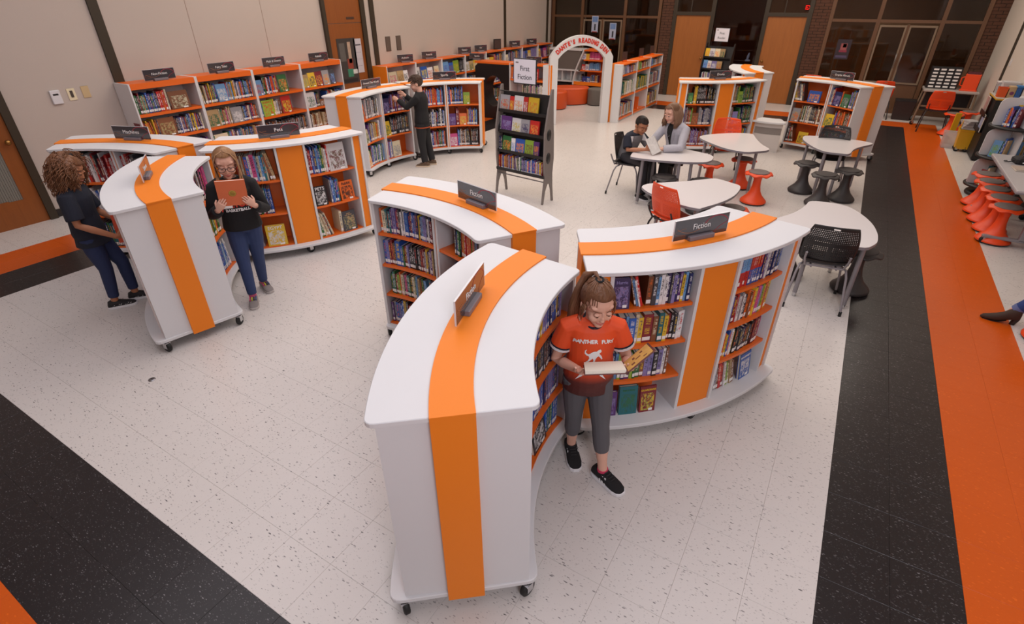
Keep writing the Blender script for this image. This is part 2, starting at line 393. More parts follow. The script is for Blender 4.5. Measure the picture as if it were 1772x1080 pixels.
glass_doors('door_5', -7.92, -6.72, .3); glass_doors('door_6', -.41, .70, .66)
def wood_door(name, x0, x1, knob):
    d = struct(name, MB().box(x0, x1, YF + .0, YF + .05, 0.01, 2.02), OAKD)
    for a, b in ((x0 - .10, x0), (x1, x1 + .10)): MB().box(a, b, YF - .03, YF + .09, 0, 2.95).build('door_frame', DARKTRIM, d)
    MB().box(x0, x1, YF - .03, YF + .09, 2.02, 2.10).build('door_frame', DARKTRIM, d)
    MB().box((x0 + x1) / 2 - .10, (x0 + x1) / 2 - .08, YF + .0, YF + .03, 2.10, 2.95).build('mullion', DARKTRIM, d)
    MB().box(x0, x1, YF + .03, YF + .036, 2.10, 2.95).build('transom_pane', GLASS, d)
    MB().lathe([(.012, 0), (.012, .03), (.028, .045), (.032, .06), (.02, .075), (.002, .08)], 12, M=Matrix.Translation((knob, YF, 1.0)) @ Matrix.Rotation(R(90), 4, 'X')).build('door_knob', mat('brass'), d)
    return d
wood_door('door_3', -5.18, -4.28, -4.36); wood_door('door_4', -2.87, -1.98, -2.79)
w2 = struct('window_2', MB().box(-4.18, -2.97, YF + .06, YF + .1, 0, 2.95), mat('brown_board', (108, 62, 46), .6, var=.12, vscale=2))
MB().box(-4.18, -2.97, YF + .02, YF + .026, .1, 2.95).build('pane', GLASS, w2); MB().box(-4.18, -2.97, YF - .01, YF + .08, 0, .1).build('sill_rail', DARKTRIM, w2)
struct('baseboard_far', MB().box(-5.28, -5.28 + .0, YF - .012, YF, 0, .1).box(-1.88, -1.5, YF - .022, YF - .01, 0, .1), BASEB)
# corridor beyond the glass
struct('wall_corridor', MB().box(XL, XR, 16.5, 16.6, 0, CEIL), mat('corridor_brick', (92, 66, 48), .85, var=.3, vscale=6))
struct('trim_8', MB().box(XL, XR, 14.02, 16.5, 2.97, 3.05), mat('ceiling_paint'))
area('corridor_fill_light', (-2.5, 15.2, 2.9), 6.0, 70, (1, .87, .70), sy=.5)  # unseen fill light, added to lift the dark corridor behind the panes
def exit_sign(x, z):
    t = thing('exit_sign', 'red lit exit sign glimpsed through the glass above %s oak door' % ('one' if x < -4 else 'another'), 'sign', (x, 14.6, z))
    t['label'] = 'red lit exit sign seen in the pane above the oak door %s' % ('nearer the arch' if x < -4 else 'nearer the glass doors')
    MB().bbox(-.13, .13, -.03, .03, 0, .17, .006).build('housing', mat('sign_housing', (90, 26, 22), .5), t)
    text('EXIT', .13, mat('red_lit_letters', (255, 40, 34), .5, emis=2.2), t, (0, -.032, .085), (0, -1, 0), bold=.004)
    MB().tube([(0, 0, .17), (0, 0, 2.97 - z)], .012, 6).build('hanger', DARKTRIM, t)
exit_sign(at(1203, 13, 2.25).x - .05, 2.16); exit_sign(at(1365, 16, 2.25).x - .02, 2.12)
t = thing('reflection_glow', 'bright white glowing tube standing in for a reflection in the brown panel glass', 'reflection', (-4.23, 15.0, 2.27))  # glowing tube added behind the glass to stand for a white reflection
MB().bbox(-.24, .24, -.08, .08, .05, .12, .01).build('glow_body', mat('glow_body_paint', (200, 200, 200), .5), t)
MB().tube([(-.22, 0, .02), (.22, 0, .02)], .05, 10).build('tube', mat('reflection_glow_tube', (235, 238, 255), .5, emis=5), t)
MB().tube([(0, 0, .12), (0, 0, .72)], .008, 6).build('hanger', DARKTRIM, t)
# small things on the left wall
def on_left(name, label, cat, y, z): return thing(name, label, cat, (XL, y, z))
t = on_left('thermostat', 'white thermostat with grey display on the pink wall by the oak door', 'thermostat', .61, 1.405)
MB().bbox(0, .026, -.055, .055, -.075, .085, .006).build('body', mat('white_plastic', (214, 212, 214), .5), t); MB().box(.026, .027, -.03, .03, .025, .045).build('display', BLACKP, t)
t = on_left('wall_switch', 'cream switch plate with a dark rocker between thermostat and blank plate', 'switch', .79, 1.42)
MB().bbox(0, .008, -.045, .045, -.07, .07, .003).build('plate', mat('cream_plastic', (226, 212, 178), .5), t); MB().bbox(.008, .014, -.016, .016, -.035, .045, .002).build('rocker', mat('dark_rocker', (70, 60, 50), .5), t)
t = on_left('blank_plate', 'tan blank cover plate on the wall nearest the white shelf end', 'plate', .955, 1.43)
MB().bbox(0, .007, -.045, .045, -.07, .07, .003).build('plate', mat('tan_plastic', (196, 170, 128), .55), t)
for k, y in enumerate((6.67, 6.99)):
    t = on_left('wall_vent', 'dark louvred wall vent %s' % ('next to the bronze post' if k == 0 else 'on the side away from the bronze post'), 'vent', y, 1.50)
    MB().box(0, .012, -.07, .07, 0, .27).build('frame', mat('vent_brown', (92, 78, 70), .6), t)
    for q in range(12): MB().box(.012, .018, -.062, .062, .012 + q * .021, .024 + q * .021).build('slat', mat('vent_slat', (110, 96, 86), .6), t)
t = thing('light_switch', 'white light switch plate on the cream wall above plastic tubs', 'switch', (XR, 11.55, 1.40))
MB().bbox(-.008, 0, -.04, .04, -.065, .065, .003).build('plate', mat('white_plastic'), t); MB().bbox(-.016, -.008, -.01, .01, -.02, .02, .002).build('toggle', mat('white_plastic'), t)
# posters
def poster(name, label, p, n, w, h, bg, marks, paper_m=None):
    t = thing(name, label, 'poster', p); n = Vector(n); r = Vector((0, 0, 1)).cross(n)
    M = Matrix(((r.x, 0, n.x, 0), (r.y, 0, n.y, 0), (0, 1, 0, 0), (0, 0, 0, 1)))
    MB().box(-w / 2, w / 2, 0, h, 0, .003, M=M).build('sheet', mat(name + '_paper_%d%d%d' % bg, bg, .5, var=.1, vscale=6), t)
    for a, b, c, d, col in marks: MB().box(a * w - w / 2, b * w - w / 2, c * h, d * h, .003, .0042, M=M).build('print', mat('print_%d_%d_%d' % col, col, .5, var=.3, vscale=14), t)
    return t
poster('wall_poster', 'tall dark poster with a figure in red and green on the oak door', (XL + .021, 5.50, 1.02), (1, 0, 0), .46, .78, (58, 52, 50),
       [(.55, .72, .45, .92, (176, 150, 130)), (.45, .75, .32, .55, (140, 60, 44)), (.40, .7, .14, .32, (56, 128, 100)), (.1, .4, .5, .9, (92, 88, 84)), (.05, .9, .02, .1, (30, 28, 30)), (.7, .95, .2, .3, (200, 200, 196))])
poster('wall_calendar', 'pale calendar sheet overlapping the dark poster on the oak door', (XL + .021, 5.79, 1.18), (1, 0, 0), .20, .60, (192, 186, 192),
       [(.1, .9, .2, .205, (110, 104, 112)), (.1, .9, .4, .405, (110, 104, 112)), (.1, .9, .6, .605, (110, 104, 112)), (.1, .9, .8, .84, (90, 84, 92))])
for k, (x, z) in enumerate(((-7.55, 1.55), (-6.98, 1.38))):
    poster('door_poster', 'small blue poster on the %s glass door behind the white arch' % ('pole-side' if k == 0 else 'bookcase-side'), (x, YF - .036, z), (0, -1, 0), .2, .42, (176, 184, 206),
           [(.1, .9, .62, .95, (110, 140, 190)), (.4, .65, .12, .5, (52, 50, 60)), (.1, .9, 0, .05, (170, 60, 56))])
bpy.data.objects['door_poster']['label'] = 'blue and white poster on glass door, half hidden by white arch top'
bpy.data.objects['door_poster.001']['label'] = 'blue and white poster with dark figure, clear of the arch'
poster('window_poster', 'dark red and purple poster on the far window beside double doors', (-1.03, YF - .004, 1.13), (0, -1, 0), .30, .43, (46, 34, 44),
       [(.3, .75, .45, .8, (150, 80, 80)), (.45, .7, .6, .78, (190, 170, 140)), (.25, .8, .36, .46, (140, 44, 66)), (.1, .9, .08, .2, (78, 66, 96))])
# ------------------------------------------------------------------ curved mobile bookcases
RI, RO, RM = 1.47, 2.11, 1.79
ROWS = []            # rows of books to fill later: (case, bay phrase, row phrase, function s -> (point, normal), length, clear height, items)
def caster_mesh():
    w = MB().lathe([(.001, -.015), (.037, -.015), (.044, -.010), (.044, .010), (.037, .015), (.001, .015)], 18, M=Matrix.Rotation(R(90), 4, 'X'))
    b = MB().box(-.02, .02, -.020, -.016, -.012, .042).box(-.02, .02, .016, .020, -.012, .042).box(-.025, .025, -.022, .022, .036, .042)
    h = MB().lathe([(.001, -.018), (.012, -.018), (.012, .018), (.001, .018)], 10, M=Matrix.Rotation(R(90), 4, 'X'))
    return w.mesh('wheel', RUBBER), b.mesh('fork', CHROME), h.mesh('hub', STEEL)
CW, CB, CH = caster_mesh()
def caster(parent, x, y, a, z=.044):
    c = link('caster', CW, parent); c.location = (x, y, z); c.rotation_euler = (0, 0, R(a))
    link('fork', CB, c); link('hub', CH, c)
def bookcase(ref, label, cx, cy, ang, rows, orange_floor=True, skip_row=None):
    x0, y0 = cx + RM * math.cos(R(ang)), cy + RM * math.sin(R(ang))
    t = thing('curved_bookcase', label, 'bookcase', (x0, y0, 0), ang, 'curved white and orange mobile bookcases')
    S = lambda *a, **k: MB().sector(*a, ox=RM, **k)
    S(RI, RO, -23, 23, 1.176, 1.2, n=28, round_=.035).build('top_panel', WHITE, t)
    S(1.712, 1.88, -23.4, 23.4, 1.2, 1.209, n=28).build('top_band', ORANGE, t)
    S(RI - .02, RO + .04, -22.75, 22.75, .088, .115, n=28, round_=.05).build('base_panel', WHITE, t)
    M = lambda a: Matrix.Translation((-RM, 0, 0)) @ Matrix.Rotation(R(a), 4, 'Z')
    for a, s in ((22.0, 1), (-22.0, -1)):
        MB().box(1.50, 2.075, -.012, .012, .115, 1.176, M=M(a)).build('end_panel', WHITE, t)
        MB().box(1.712, 1.88, min(0, s * .043), max(0, s * .043), .080, 1.2, M=M(a - s * .15)).build('end_band', ORANGE, t)
    S(1.782, 1.80, -21.7, 21.7, .115, 1.176, n=24).build('back_panel', ORANGE_SHELF, t)
    # concave side: one divider; convex side: orange middle panel and corner panels
    MB().box(1.505, 1.782, -.026, -.008, .115, 1.176, M=M(0)).build('divider', WHITE, t)
    MB().box(1.505, 1.782, .008, .026, .115, 1.176, M=M(0)).build('divider', WHITE, t)
    MB().box(1.515, 1.53, -.008, .008, .115, 1.176, M=M(0)).build('divider_strip', ORANGE, t)
    S(2.045, 2.062, -3.5, 3.5, .115, 1.176, n=4).build('front_panel', ORANGE, t)
    for a in (-3.9, 3.9, -18.9, 18.9): MB().box(1.80, 2.075, -.011, .011, .115, 1.176, M=M(a)).build('divider', WHITE, t)
    for a, b in ((-21.7, -19.2), (19.2, 21.7)): S(2.045, 2.062, a, b, .115, 1.176, n=2).build('corner_panel', ORANGE, t)
    zs = [.115 + (1.176 - .115) * k / rows for k in range(rows)]
    for r0, r1, bays in ((1.512, 1.782, ((-21.6, -.85), (.85, 21.6))), (1.80, 2.058, ((-18.5, -4.3), (4.3, 18.5)))):
        for a, b in bays:
            for k, z in enumerate(zs):
                if k == 0 and not orange_floor: continue
                zz = z if k else .115
                S(r0, r1, a, b, zz, zz + (.02 if k else .012), n=10).build('shelf', ORANGE_SHELF, t)
            for e in (a, b):   # rows of shelf-pin holes near the bay sides
                pass
    for a in (-22.2, 0, 22.2):
        for r in (1.505, 2.085): caster(t, r * math.cos(R(a)) - RM, r * math.sin(R(a)), a + 40 + (r > 1.8) * 70)
    # book rows
    def rowf(cx, cy, r, a0, a1, sgn, z):
        L = abs(a1 - a0) * math.pi / 180 * r
        def f(s):
            a = R(a0 + (a1 - a0) * s / L); n = Vector((math.cos(a), math.sin(a), 0))
            return Vector((cx, cy, z)) + n * r, n * sgn
        return f, L
    t['_rows'] = 1; out = {}
    for side, r, sgn, bays in (('hollow', 1.535, -1, ((-21.0 + 0, -1.1), (1.1, 21.0))), ('bulging', 2.035, 1, ((-18.3, -4.5), (4.5, 18.3)))):
        for bi, (a, b) in enumerate(bays):
            # viewer's left to right: angle falls on the hollow side, rises on the bulging side
            aa, bb = (a, b) if sgn > 0 else (b, a)
            for k in range(rows):
                z = (zs[k] + .02) if k else (.127 if orange_floor else .115)
                top = (zs[k + 1] if k + 1 < rows else 1.176) - z
                f, L = rowf(cx, cy, r, ang + aa, ang + bb, sgn, z)
                out[(side, bi if sgn > 0 else 1 - bi, rows - 1 - k)] = (f, L, top)   # bay 0 = viewer's left; row 0 = top
    return t, out
def band_sign(words, label, cx, cy, ang, da, face, size=.05, w=.41, h=.125, z=1.209, lean=0, r=1.80):
    a = R(ang + da); n = Vector((math.cos(a), math.sin(a), 0)) * face
    return shelf_sign(words, label, Vector((cx + r * math.cos(a), cy + r * math.sin(a), z)), n, size, w, h)
SIGNM = mat('charcoal_sign_card', (58, 55, 60), .14, spec=.6, coat=.6)
SIGNM.node_tree.nodes['Principled BSDF'].inputs['Coat Roughness'].default_value = .04
ACRYL = mat('clear_acrylic_edge', (205, 205, 210), .1, spec=.6)
def arc_band(mb, cx, cz, rx, rz, a0, a1, wd, y, n=14, clip=None):
    P = []
    for k in range(n + 1):
        a = R(a0 + (a1 - a0) * k / n)
        for q in (0, wd): P.append((cx + (rx + q) * math.cos(a), y, cz + (rz + q) * math.sin(a)))
    cl = lambda p: (min(max(p[0], clip[0]), clip[1]), p[1], min(max(p[2], clip[2]), clip[3])) if clip else p
    P = [cl(p) for p in P]
    mb.add(P, [(2 * k, 2 * k + 1, 2 * k + 3, 2 * k + 2) for k in range(n)])
def shelf_sign(words, label, p, n, size=.05, w=.41, h=.125):
    rz = math.degrees(math.atan2(n.y, n.x)) + 90     # local -y is the reading side
    t = thing('shelf_sign', label, 'sign', p, rz, 'charcoal section signs')
    MB().bbox(-.095, .095, -.028, .028, 0, .03, .004).build('sign_base', GREYP, t)
    MB().box(-w / 2, w / 2, -.0035, .0035, .012, .012 + h).build('sign_plate', SIGNM, t)
    MB().box(-w / 2, w / 2, -.0042, .0042, .012 + h, .0145 + h).box(-w / 2 - .002, -w / 2, -.0042, .0042, .012, .0145 + h).box(w / 2, w / 2 + .002, -.0042, .0042, .012, .0145 + h).build('plate_edge', ACRYL, t)
    clip = (-w / 2 + .002, w / 2 - .002, .016, .010 + h)
    g = MB(); arc_band(g, .11, .055, .10, .075, 20, 150, .006, -.0042, clip=clip); arc_band(g, .30, .0, .2, .09, 90, 175, .004, -.0042, clip=clip)
    g.build('red_swirl', mat('red_swirl_print', (150, 34, 58), .3), t)
    g = MB(); arc_band(g, -.08, .20, .16, .15, 230, 320, .0025, -.0043, clip=clip); arc_band(g, -.10, .06, .1, .02, 100, 260, .0015, -.0043, clip=clip)
    g.build('amber_swirl', mat('amber_swirl_print', (166, 104, 60), .3), t)
    text(words, size, INKW, t, (0, -.0046, .012 + h * .56), (0, -1, 0))
    return t
U = {}
UN = [ # key, ref phrase for labels, cx, cy, ang, rows, orange floor, label
 ('A', 'front Fiction case', -.041, -.173, -162.55, 4, True, 'curved white bookcase standing closest to the camera, orange stripe down its end'),
 ('B', 'middle Fiction case', -3.03, -1.235, 79.67, 4, True, 'curved white Fiction bookcase whose hollow side faces the empty white floor'),
 ('C', "girl's Fiction case", -2.540, 1.756, -36.2, 4, False, 'curved white Fiction bookcase bulging behind the girl in the orange shirt'),
 ('D', 'case between girls', -4.268, 1.152, -124.75, 3, True, 'curved white bookcase standing between the curly-haired girl and girl with glasses'),
 ('E', 'Machines case', -6.05, -1.34, 114.2, 3, True, 'curved white bookcase carrying the Machines sign, hollow side behind curly-haired girl'),
 ('G', 'Pets case', -7.11, 2.045, -28.3, 3, True, 'curved white bookcase carrying the Pets sign, bulging behind girl with glasses'),
 ('H', 'Around The World case', -5.40, 4.16, 182, 3, True, 'curved white bookcase carrying the Around The World sign, beside boy in black'),
 ('J', "boy's case", -5.42, 4.35, 139, 3, True, 'curved white bookcase behind the boy in black, orange end toward the dark opening'),
 ('I', 'Drama case', -3.72, 9.49, -50.7, 3, True, 'curved white bookcase carrying the Drama sign, behind woman in grey blazer'),
 ('L', 'oak door case', -.82, 10.66, -161, 3, True, 'curved white bookcase with rounded top end, beneath the two oak doors'),
 ('K', 'Graphic Novels case', -1.60, 7.40, 61, 3, True, 'curved white bookcase carrying the Graphic Novels sign, beside black floor stripe')]
for k, ref, cx, cy, a, rows, of_, lab in UN:
    t, out = bookcase(ref, lab, cx, cy, a, rows, of_); U[k] = (ref, cx, cy, a, out)
def usign(k, words, da, face, **kw):
    ref, cx, cy, a, o = U[k]
    return band_sign(words, '', cx, cy, a, da, face, **kw)
usign('A', 'Fiction', -1.2, -1, r=1.82)['label'] = 'charcoal Fiction sign seen edgewise on top of the big front bookcase'
usign('B', 'Fiction', -4.5, -1)['label'] = 'charcoal Fiction sign on the bookcase in front of the empty display rack floor'
usign('C', 'Fiction', 1.2, 1)['label'] = 'charcoal Fiction sign above the girl in the orange shirt'
usign('D', 'Science', 0, -1)['label'] = 'glossy sign seen edgewise on the bookcase between the two girls'
usign('E', 'Machines', -1, -1)['label'] = 'charcoal sign reading Machines above the curly-haired girl'
usign('G', 'Pets', -1, 1)['label'] = 'charcoal sign reading Pets above the girl with glasses'
usign('H', 'Around The World', -4, -1, size=.042)['label'] = 'charcoal sign reading Around The World'
usign('J', 'Sports', -1.5, -1)['label'] = 'charcoal sign on the bookcase top behind the boy in black'
usign('I', 'Drama', -.5, 1)['label'] = 'charcoal Drama sign above the woman in the grey blazer'
usign('K', 'Graphic Novels', 1, -1, size=.042)['label'] = 'charcoal Graphic Novels sign near the black floor stripe'
# ------------------------------------------------------------------ straight shelving
def aty(px, py, y):
    d = _f + _r * ((px - W / 2) / FPX) - _u * ((py - H / 2) / FPX)
    return CAM + d * ((y - CAM.y) / d.y)
SW = {}
def straight_case(key, ref, name, label, p, rz, w, d, h, zs, fascia=.07, group=None, side=.022, top_m=None, back_m=None, kick=.08, lip=.03, top_over=0):
    """stands on the floor at p (front edge, viewer's left end); looks along local -y"""
    t = thing(name, label, 'bookcase', p, rz, group)
    for x in (0, w - side): MB().bbox(x, x + side, 0, d, 0, h, .003).build('side_panel', WHITE, t)
    MB().box(side, w - side, d - .012, d, 0, h - .01).build('back_panel', back_m or WHITE, t)
    MB().box(side, w - side, .0, d - .012, h - .022, h - .002).build('top_panel', top_m or ORANGE_SHELF, t)
    if fascia: MB().box(side, w - side, 0.0, .018, h - fascia, h - .022).build('fascia', ORANGE_SHELF, t)
    MB().box(side, w - side, .03, .045, 0, zs[-1]).build('kick_panel', WHITE, t)
    for z in zs: MB().box(side, w - side, .005, d - .012, z, z + .02).box(side, w - side, .002, .02, z - .018, z + .02).build('shelf', ORANGE_SHELF, t)
    c, s = math.cos(R(rz)), math.sin(R(rz)); P = Vector(p); ax = Vector((c, s, 0)); n = Vector((s, -c, 0)); out = {}
    for k, z in enumerate(zs):
        top = (zs[k - 1] - .02 if k else h - max(fascia, .03)) - z - .02
        def f(q, z=z): return P + ax * (side + q) - n * .03 + Vector((0, 0, z + .02)), n
        out[k] = (f, w - 2 * side, top)
    SW[key] = (ref, out); return t
NAMES4 = ['Non-Fiction', 'Fairy Tales', 'Math & Science', 'Animals']
for k, nm in enumerate(NAMES4):
    y0 = 1.30 + .92 * k
    straight_case('W%d' % k, nm + ' wall shelf', 'wall_bookshelf', 'white wall bookshelf with orange shelves under the %s sign' % nm, (-8.645, y0, 0), 90, .92, .37, 1.50, [1.095, .765, .43, .09], .075, 'wall bookshelves')
    o = shelf_sign(nm, 'small charcoal sign reading %s on the wall bookshelf' % nm, Vector((-8.70, y0 + .47, 1.50)), Vector((1, 0, 0)), .044, .42, .13)
LOW = []
for k in range(8):
    y0 = 6.14 + .90 * k
    straight_case('V%d' % k, 'low wall shelf', 'low_bookshelf', 'low white wall bookshelf with orange top, %s along from the oak door' % ['first', 'second', 'third', 'fourth', 'fifth', 'sixth', 'seventh', 'last'][k], (-8.645, y0, 0), 90, .90, .37, 1.27, [.90, .5, .09], 0, 'low wall bookshelves')
o = MB().box(0, .02, 0, .37, 0, 1.27).build('end_panel', ORANGE, bpy.data.objects['low_bookshelf']); o.location = (-.021, 0, 0)
for k, (px, py, nm) in enumerate([(683, 108, 'Authors'), (730, 101, 'Awards'), (799, 88, 'History'), (832, 84, 'Art'), (893, 77, 'Poetry'), (922, 73, 'Music')]):
    y = [6.95, 7.75, 9.1, 9.8, 11.45, 12.4][k]
    shelf_sign(nm, 'small charcoal sign standing %s on the low shelves by the wall' % ['first', 'second', 'third', 'fourth', 'fifth', 'last'][k], Vector((-8.85, y, 1.27)), Vector((.9, -.42, 0)).normalized(), .05, .36, .14)
t = thing('framed_card', 'small dark framed card standing on low wall shelves by the bronze post', 'card', (-8.88, 10.62, 1.27), 70)
MB().bbox(-.12, .12, -.012, .012, 0, .24, .004).build('frame', BLACKP, t); MB().box(-.10, .10, -.014, -.012, .02, .22).build('card', mat('dark_card', (70, 54, 50), .4, var=.3, vscale=20), t); MB().tube([(0, .01, .18), (0, .10, .0)], .006, 6).build('easel_leg', BLACKP, t)
# ---- reading den: left wing, arch, right wing
straight_case('DL', 'Reading Den wing', 'den_bookcase', 'white bookcase bay between the black opening and the white arch', (-7.18, 8.45, 0), 0, .87, .36, 1.21, [.88, .50, .09], .03, None)
b = bpy.data.objects['den_bookcase']
MB().bbox(0, .075, 0, .12, 0, 1.215, .003, M=Matrix.Translation((.985, 0, 0))).build('corner_post', ORANGE, b)
MB().bbox(0, .115, 0, .12, 0, 1.195, .003, M=Matrix.Translation((.87, 0, 0))).build('corner_post', WHITE, b)
t = thing('crawl_through_panel', 'black den panel with a round crawl-through opening and orange top edge', 'panel', (-8.10, 8.45, 0))
n = 40; hc = (.50, .60); hr = (.25, .33)
ring = [(hc[0] + hr[0] * math.cos(2 * math.pi * i / n), hc[1] + hr[1] * math.sin(2 * math.pi * i / n)) for i in range(n)]
def rectpt(a, x0, x1, z0, z1, c):
    dx, dz = math.cos(a), math.sin(a); k = 1e9
    for v, d, c0 in ((x0, dx, c[0]), (x1, dx, c[0]), (z0, dz, c[1]), (z1, dz, c[1])):
        if abs(d) > 1e-6 and (v - c0) / d > 0: k = min(k, (v - c0) / d)
    return (c[0] + dx * k, c[1] + dz * k)
rim = [rectpt(2 * math.pi * i / n, 0, .92, 0, 1.17, hc) for i in range(n)]
MB().rings([[(x, .0, z) for x, z in rim], [(x, 0, z) for x, z in ring], [(x, .36, z) for x, z in ring], [(x, .36, z) for x, z in rim]], close=True, smooth=False).build('panel_body', mat('black_laminate', (20, 18, 19), .35), t, fix=True)
MB().box(0, .92, -.004, .38, 1.17, 1.21).build('top_edge', ORANGE_SHELF, t)
shelf_sign('Series', 'charcoal sign reading Series on the den above the black opening', Vector((-8.16 + .02, 8.60, 1.215)), Vector((.25, -.97, 0)).normalized(), .05, .36, .125)
shelf_sign('Humor', 'charcoal sign on the den bookcase just before the white arch', Vector((-6.64, 8.60, 1.215)), Vector((0.1, -1, 0)).normalized(), .05, .36, .125)
A0, A1 = Vector((-6.16, 8.44, 0)), Vector((-5.13, 9.37, 0)); au = (A1 - A0).normalized(); an = Vector((au.y, -au.x, 0)); AW = (A1 - A0).length
t = thing('archway', 'white archway with red lettering at the entrance of the reading den', 'arch', A0 + au * AW / 2, math.degrees(math.atan2(au.y, au.x)))
def arcpts(hw, spring, crown, n=24):
    s = crown - spring; r = (hw * hw + s * s) / (2 * s); cz = crown - r; a0 = math.asin(hw / r)
    return [(r * math.sin(-a0 + 2 * a0 * i / n), cz + r * math.cos(-a0 + 2 * a0 * i / n)) for i in range(n + 1)], r, cz
ow, iw = AW / 2, AW / 2 - .175
op, r_o, c_o = arcpts(ow, 1.36, 1.775); ip, r_i, c_i = arcpts(iw, 1.33, 1.585)
outer = [(-ow, 0)] + op + [(ow, 0)]; inner = [(-iw, 0)] + ip + [(iw, 0)]
mb = MB(); k = len(outer)
mb.rings([[(outer[i][0], 0, outer[i][1]), (inner[i][0], 0, inner[i][1]), (inner[i][0], .13, inner[i][1]), (outer[i][0], .13, outer[i][1])] for i in range(k)], smooth=False)
mb.build('arch_frame', WHITE, t, fix=True)
words = "DANTE'S READING DEN"; wv = [.62 if c in "I'" else 1.0 if c != ' ' else .8 for c in words]; tot = sum(wv); acc = 0
for c, v in zip(words, wv):
    u = (acc + v / 2) / tot; acc += v
    if c == ' ': continue
    rr = (r_o + r_i) / 2 + .0; mp, rm, cm = arcpts(ow - .10, 1.40, 1.675, 2)
    a = (-.5 + u) * 1.60; x, z = rm * math.sin(a), cm + rm * math.cos(a)
    text(c, .115, INKR, t, (x, -.004, z), (0, -1, 0), up=(math.sin(a), 0, math.cos(a)), ext=.003, bold=.007, width=.8)
for k in range(3):
    straight_case('DR%d' % k, 'den side shelves', 'den_side_bookcase', 'white den bookcase bay facing the tables, %s from the arch' % ['first', 'second', 'third'][k], (-4.93, 9.50 + .93 * k, 0), 90, .93, .32, 1.20, [.97, .52, .06], 0, 'den side bookcases', top_over=0)
b = bpy.data.objects['den_side_bookcase']
MB().bbox(-.06, 0, -.01, .18, 0, 1.20, .003).build('corner_post', WHITE, b); MB().bbox(-.06, 0, .18, .27, 0, 1.215, .003).build('corner_post', ORANGE, b)
for k, (y, w_) in enumerate(((10.1, 'first'), (11.2, 'second'), (12.0, 'third'))):
    t = thing('display_card', 'small dark card in an orange stand, %s on the den side shelves' % w_, 'card', (-5.14, y, 1.2), 70)
    MB().box(-.08, .08, -.004, .004, .02, .2).build('card', mat('dark_card'), t); MB().box(-.05, .05, -.03, .03, 0, .03).build('stand', ORANGE_SHELF, t)
# inside the den
t = thing('den_wall_unit', 'white and grey seating unit with cubbies inside the den behind the arch', 'unit', (aty(966, 120, 12.95).x, 12.95, 0))
xw = aty(1036, 120, 12.95).x - aty(966, 120, 12.95).x; xg = aty(1004, 120, 12.95).x - aty(966, 120, 12.95).x
MB().box(-.3, xg, .0, .03, .62, 1.12).build('grey_panel', GREYTILE, t)
MB().box(-.3, xg + .03, -.02, .34, 1.12, 1.17).box(-.3, xg, -.02, .34, .58, .62).box(-.3, xg, -.02, .34, .28, .31).box(-.31, -.28, 0, .34, 0, 1.12).box(.12, .14, 0, .34, .31, .58).box(-.3, xg, .3, .34, 0, 1.15).box(.42, .44, 0, .34, .31, .58).build('cubby_frame', WHITE, t)
cv = [(xg + .10 - .30 * math.sin(k / 10 * math.pi / 2) ** 1.2, 1.17 - .95 * k / 10) for k in range(11)]
MB().rings([[(x - .015, -.05, z), (x + .02, -.05, z), (x + .02, .34, z), (x - .015, .34, z)] for x, z in cv], smooth=False).build('curved_panel', WHITE, t, fix=True)
MB().box(xg + .1, xw + .2, .30, .34, .22, 1.17).build('back_panel', ORANGE_SHELF, t)
for z in (.30, .62, .90, 1.15): MB().box(xg - .05 if z < .8 else xg + .1, xw + .2, -.02, .30, z - .03, z).build('shelf', ORANGE_SHELF, t)
MB().box(xg - .2, xw + .2, -.03, 0, .22, .31).build('front_lip', ORANGE, t); MB().box(-.3, xw + .2, .1, .3, 0, .22).build('plinth', BLACKP, t)
P0 = Vector(t.location)
def fden(q, z): return P0 + Vector((xg + .02 + q, .05, z)), Vector((0, -1, 0))
SW['DN'] = ('den unit', {k: ((lambda q, z=z: fden(q, z)), xw - xg - .02, .24) for k, z in enumerate((.90, .62, .30))})
def ottoman(label, x, y, rx, ry, h, m, rz=0):
    t = thing('ottoman', label, 'ottoman', (x, y, 0), rz, 'den ottomans'); n = 28
    E_ = lambda k, z: [(rx * k * math.cos(2 * math.pi * i / n), ry * k * math.sin(2 * math.pi * i / n), z) for i in range(n)]
    MB().rings([E_(.96, .02), E_(1, .06), E_(1, h - .04), E_(.985, h - .012), E_(.94, h)]).build('cushion', m, t)
    MB().rings([E_(.9, 0), E_(.9, .022)], smooth=False).build('base', BLACKP, t)
    MB().rings([[(rx * 1.005 * math.cos(2 * math.pi * i / n), ry * 1.005 * math.sin(2 * math.pi * i / n), h - .05 + q) for i in range(n)] for q in (0, .008)], cap=False).build('piping', m, t)
VIN = mat('orange_vinyl', (206, 78, 28), .45)
ottoman('long orange vinyl ottoman seen through the white arch', -7.0, 11.15, .55, .34, .42, VIN, 30)
ottoman('orange vinyl ottoman peeking out behind the arch leg', -6.98, 10.35, .3, .3, .42, VIN)
ottoman('small grey fabric ottoman half hidden by the arch leg', -6.28, 11.35, .23, .23, .40, GREYTILE)
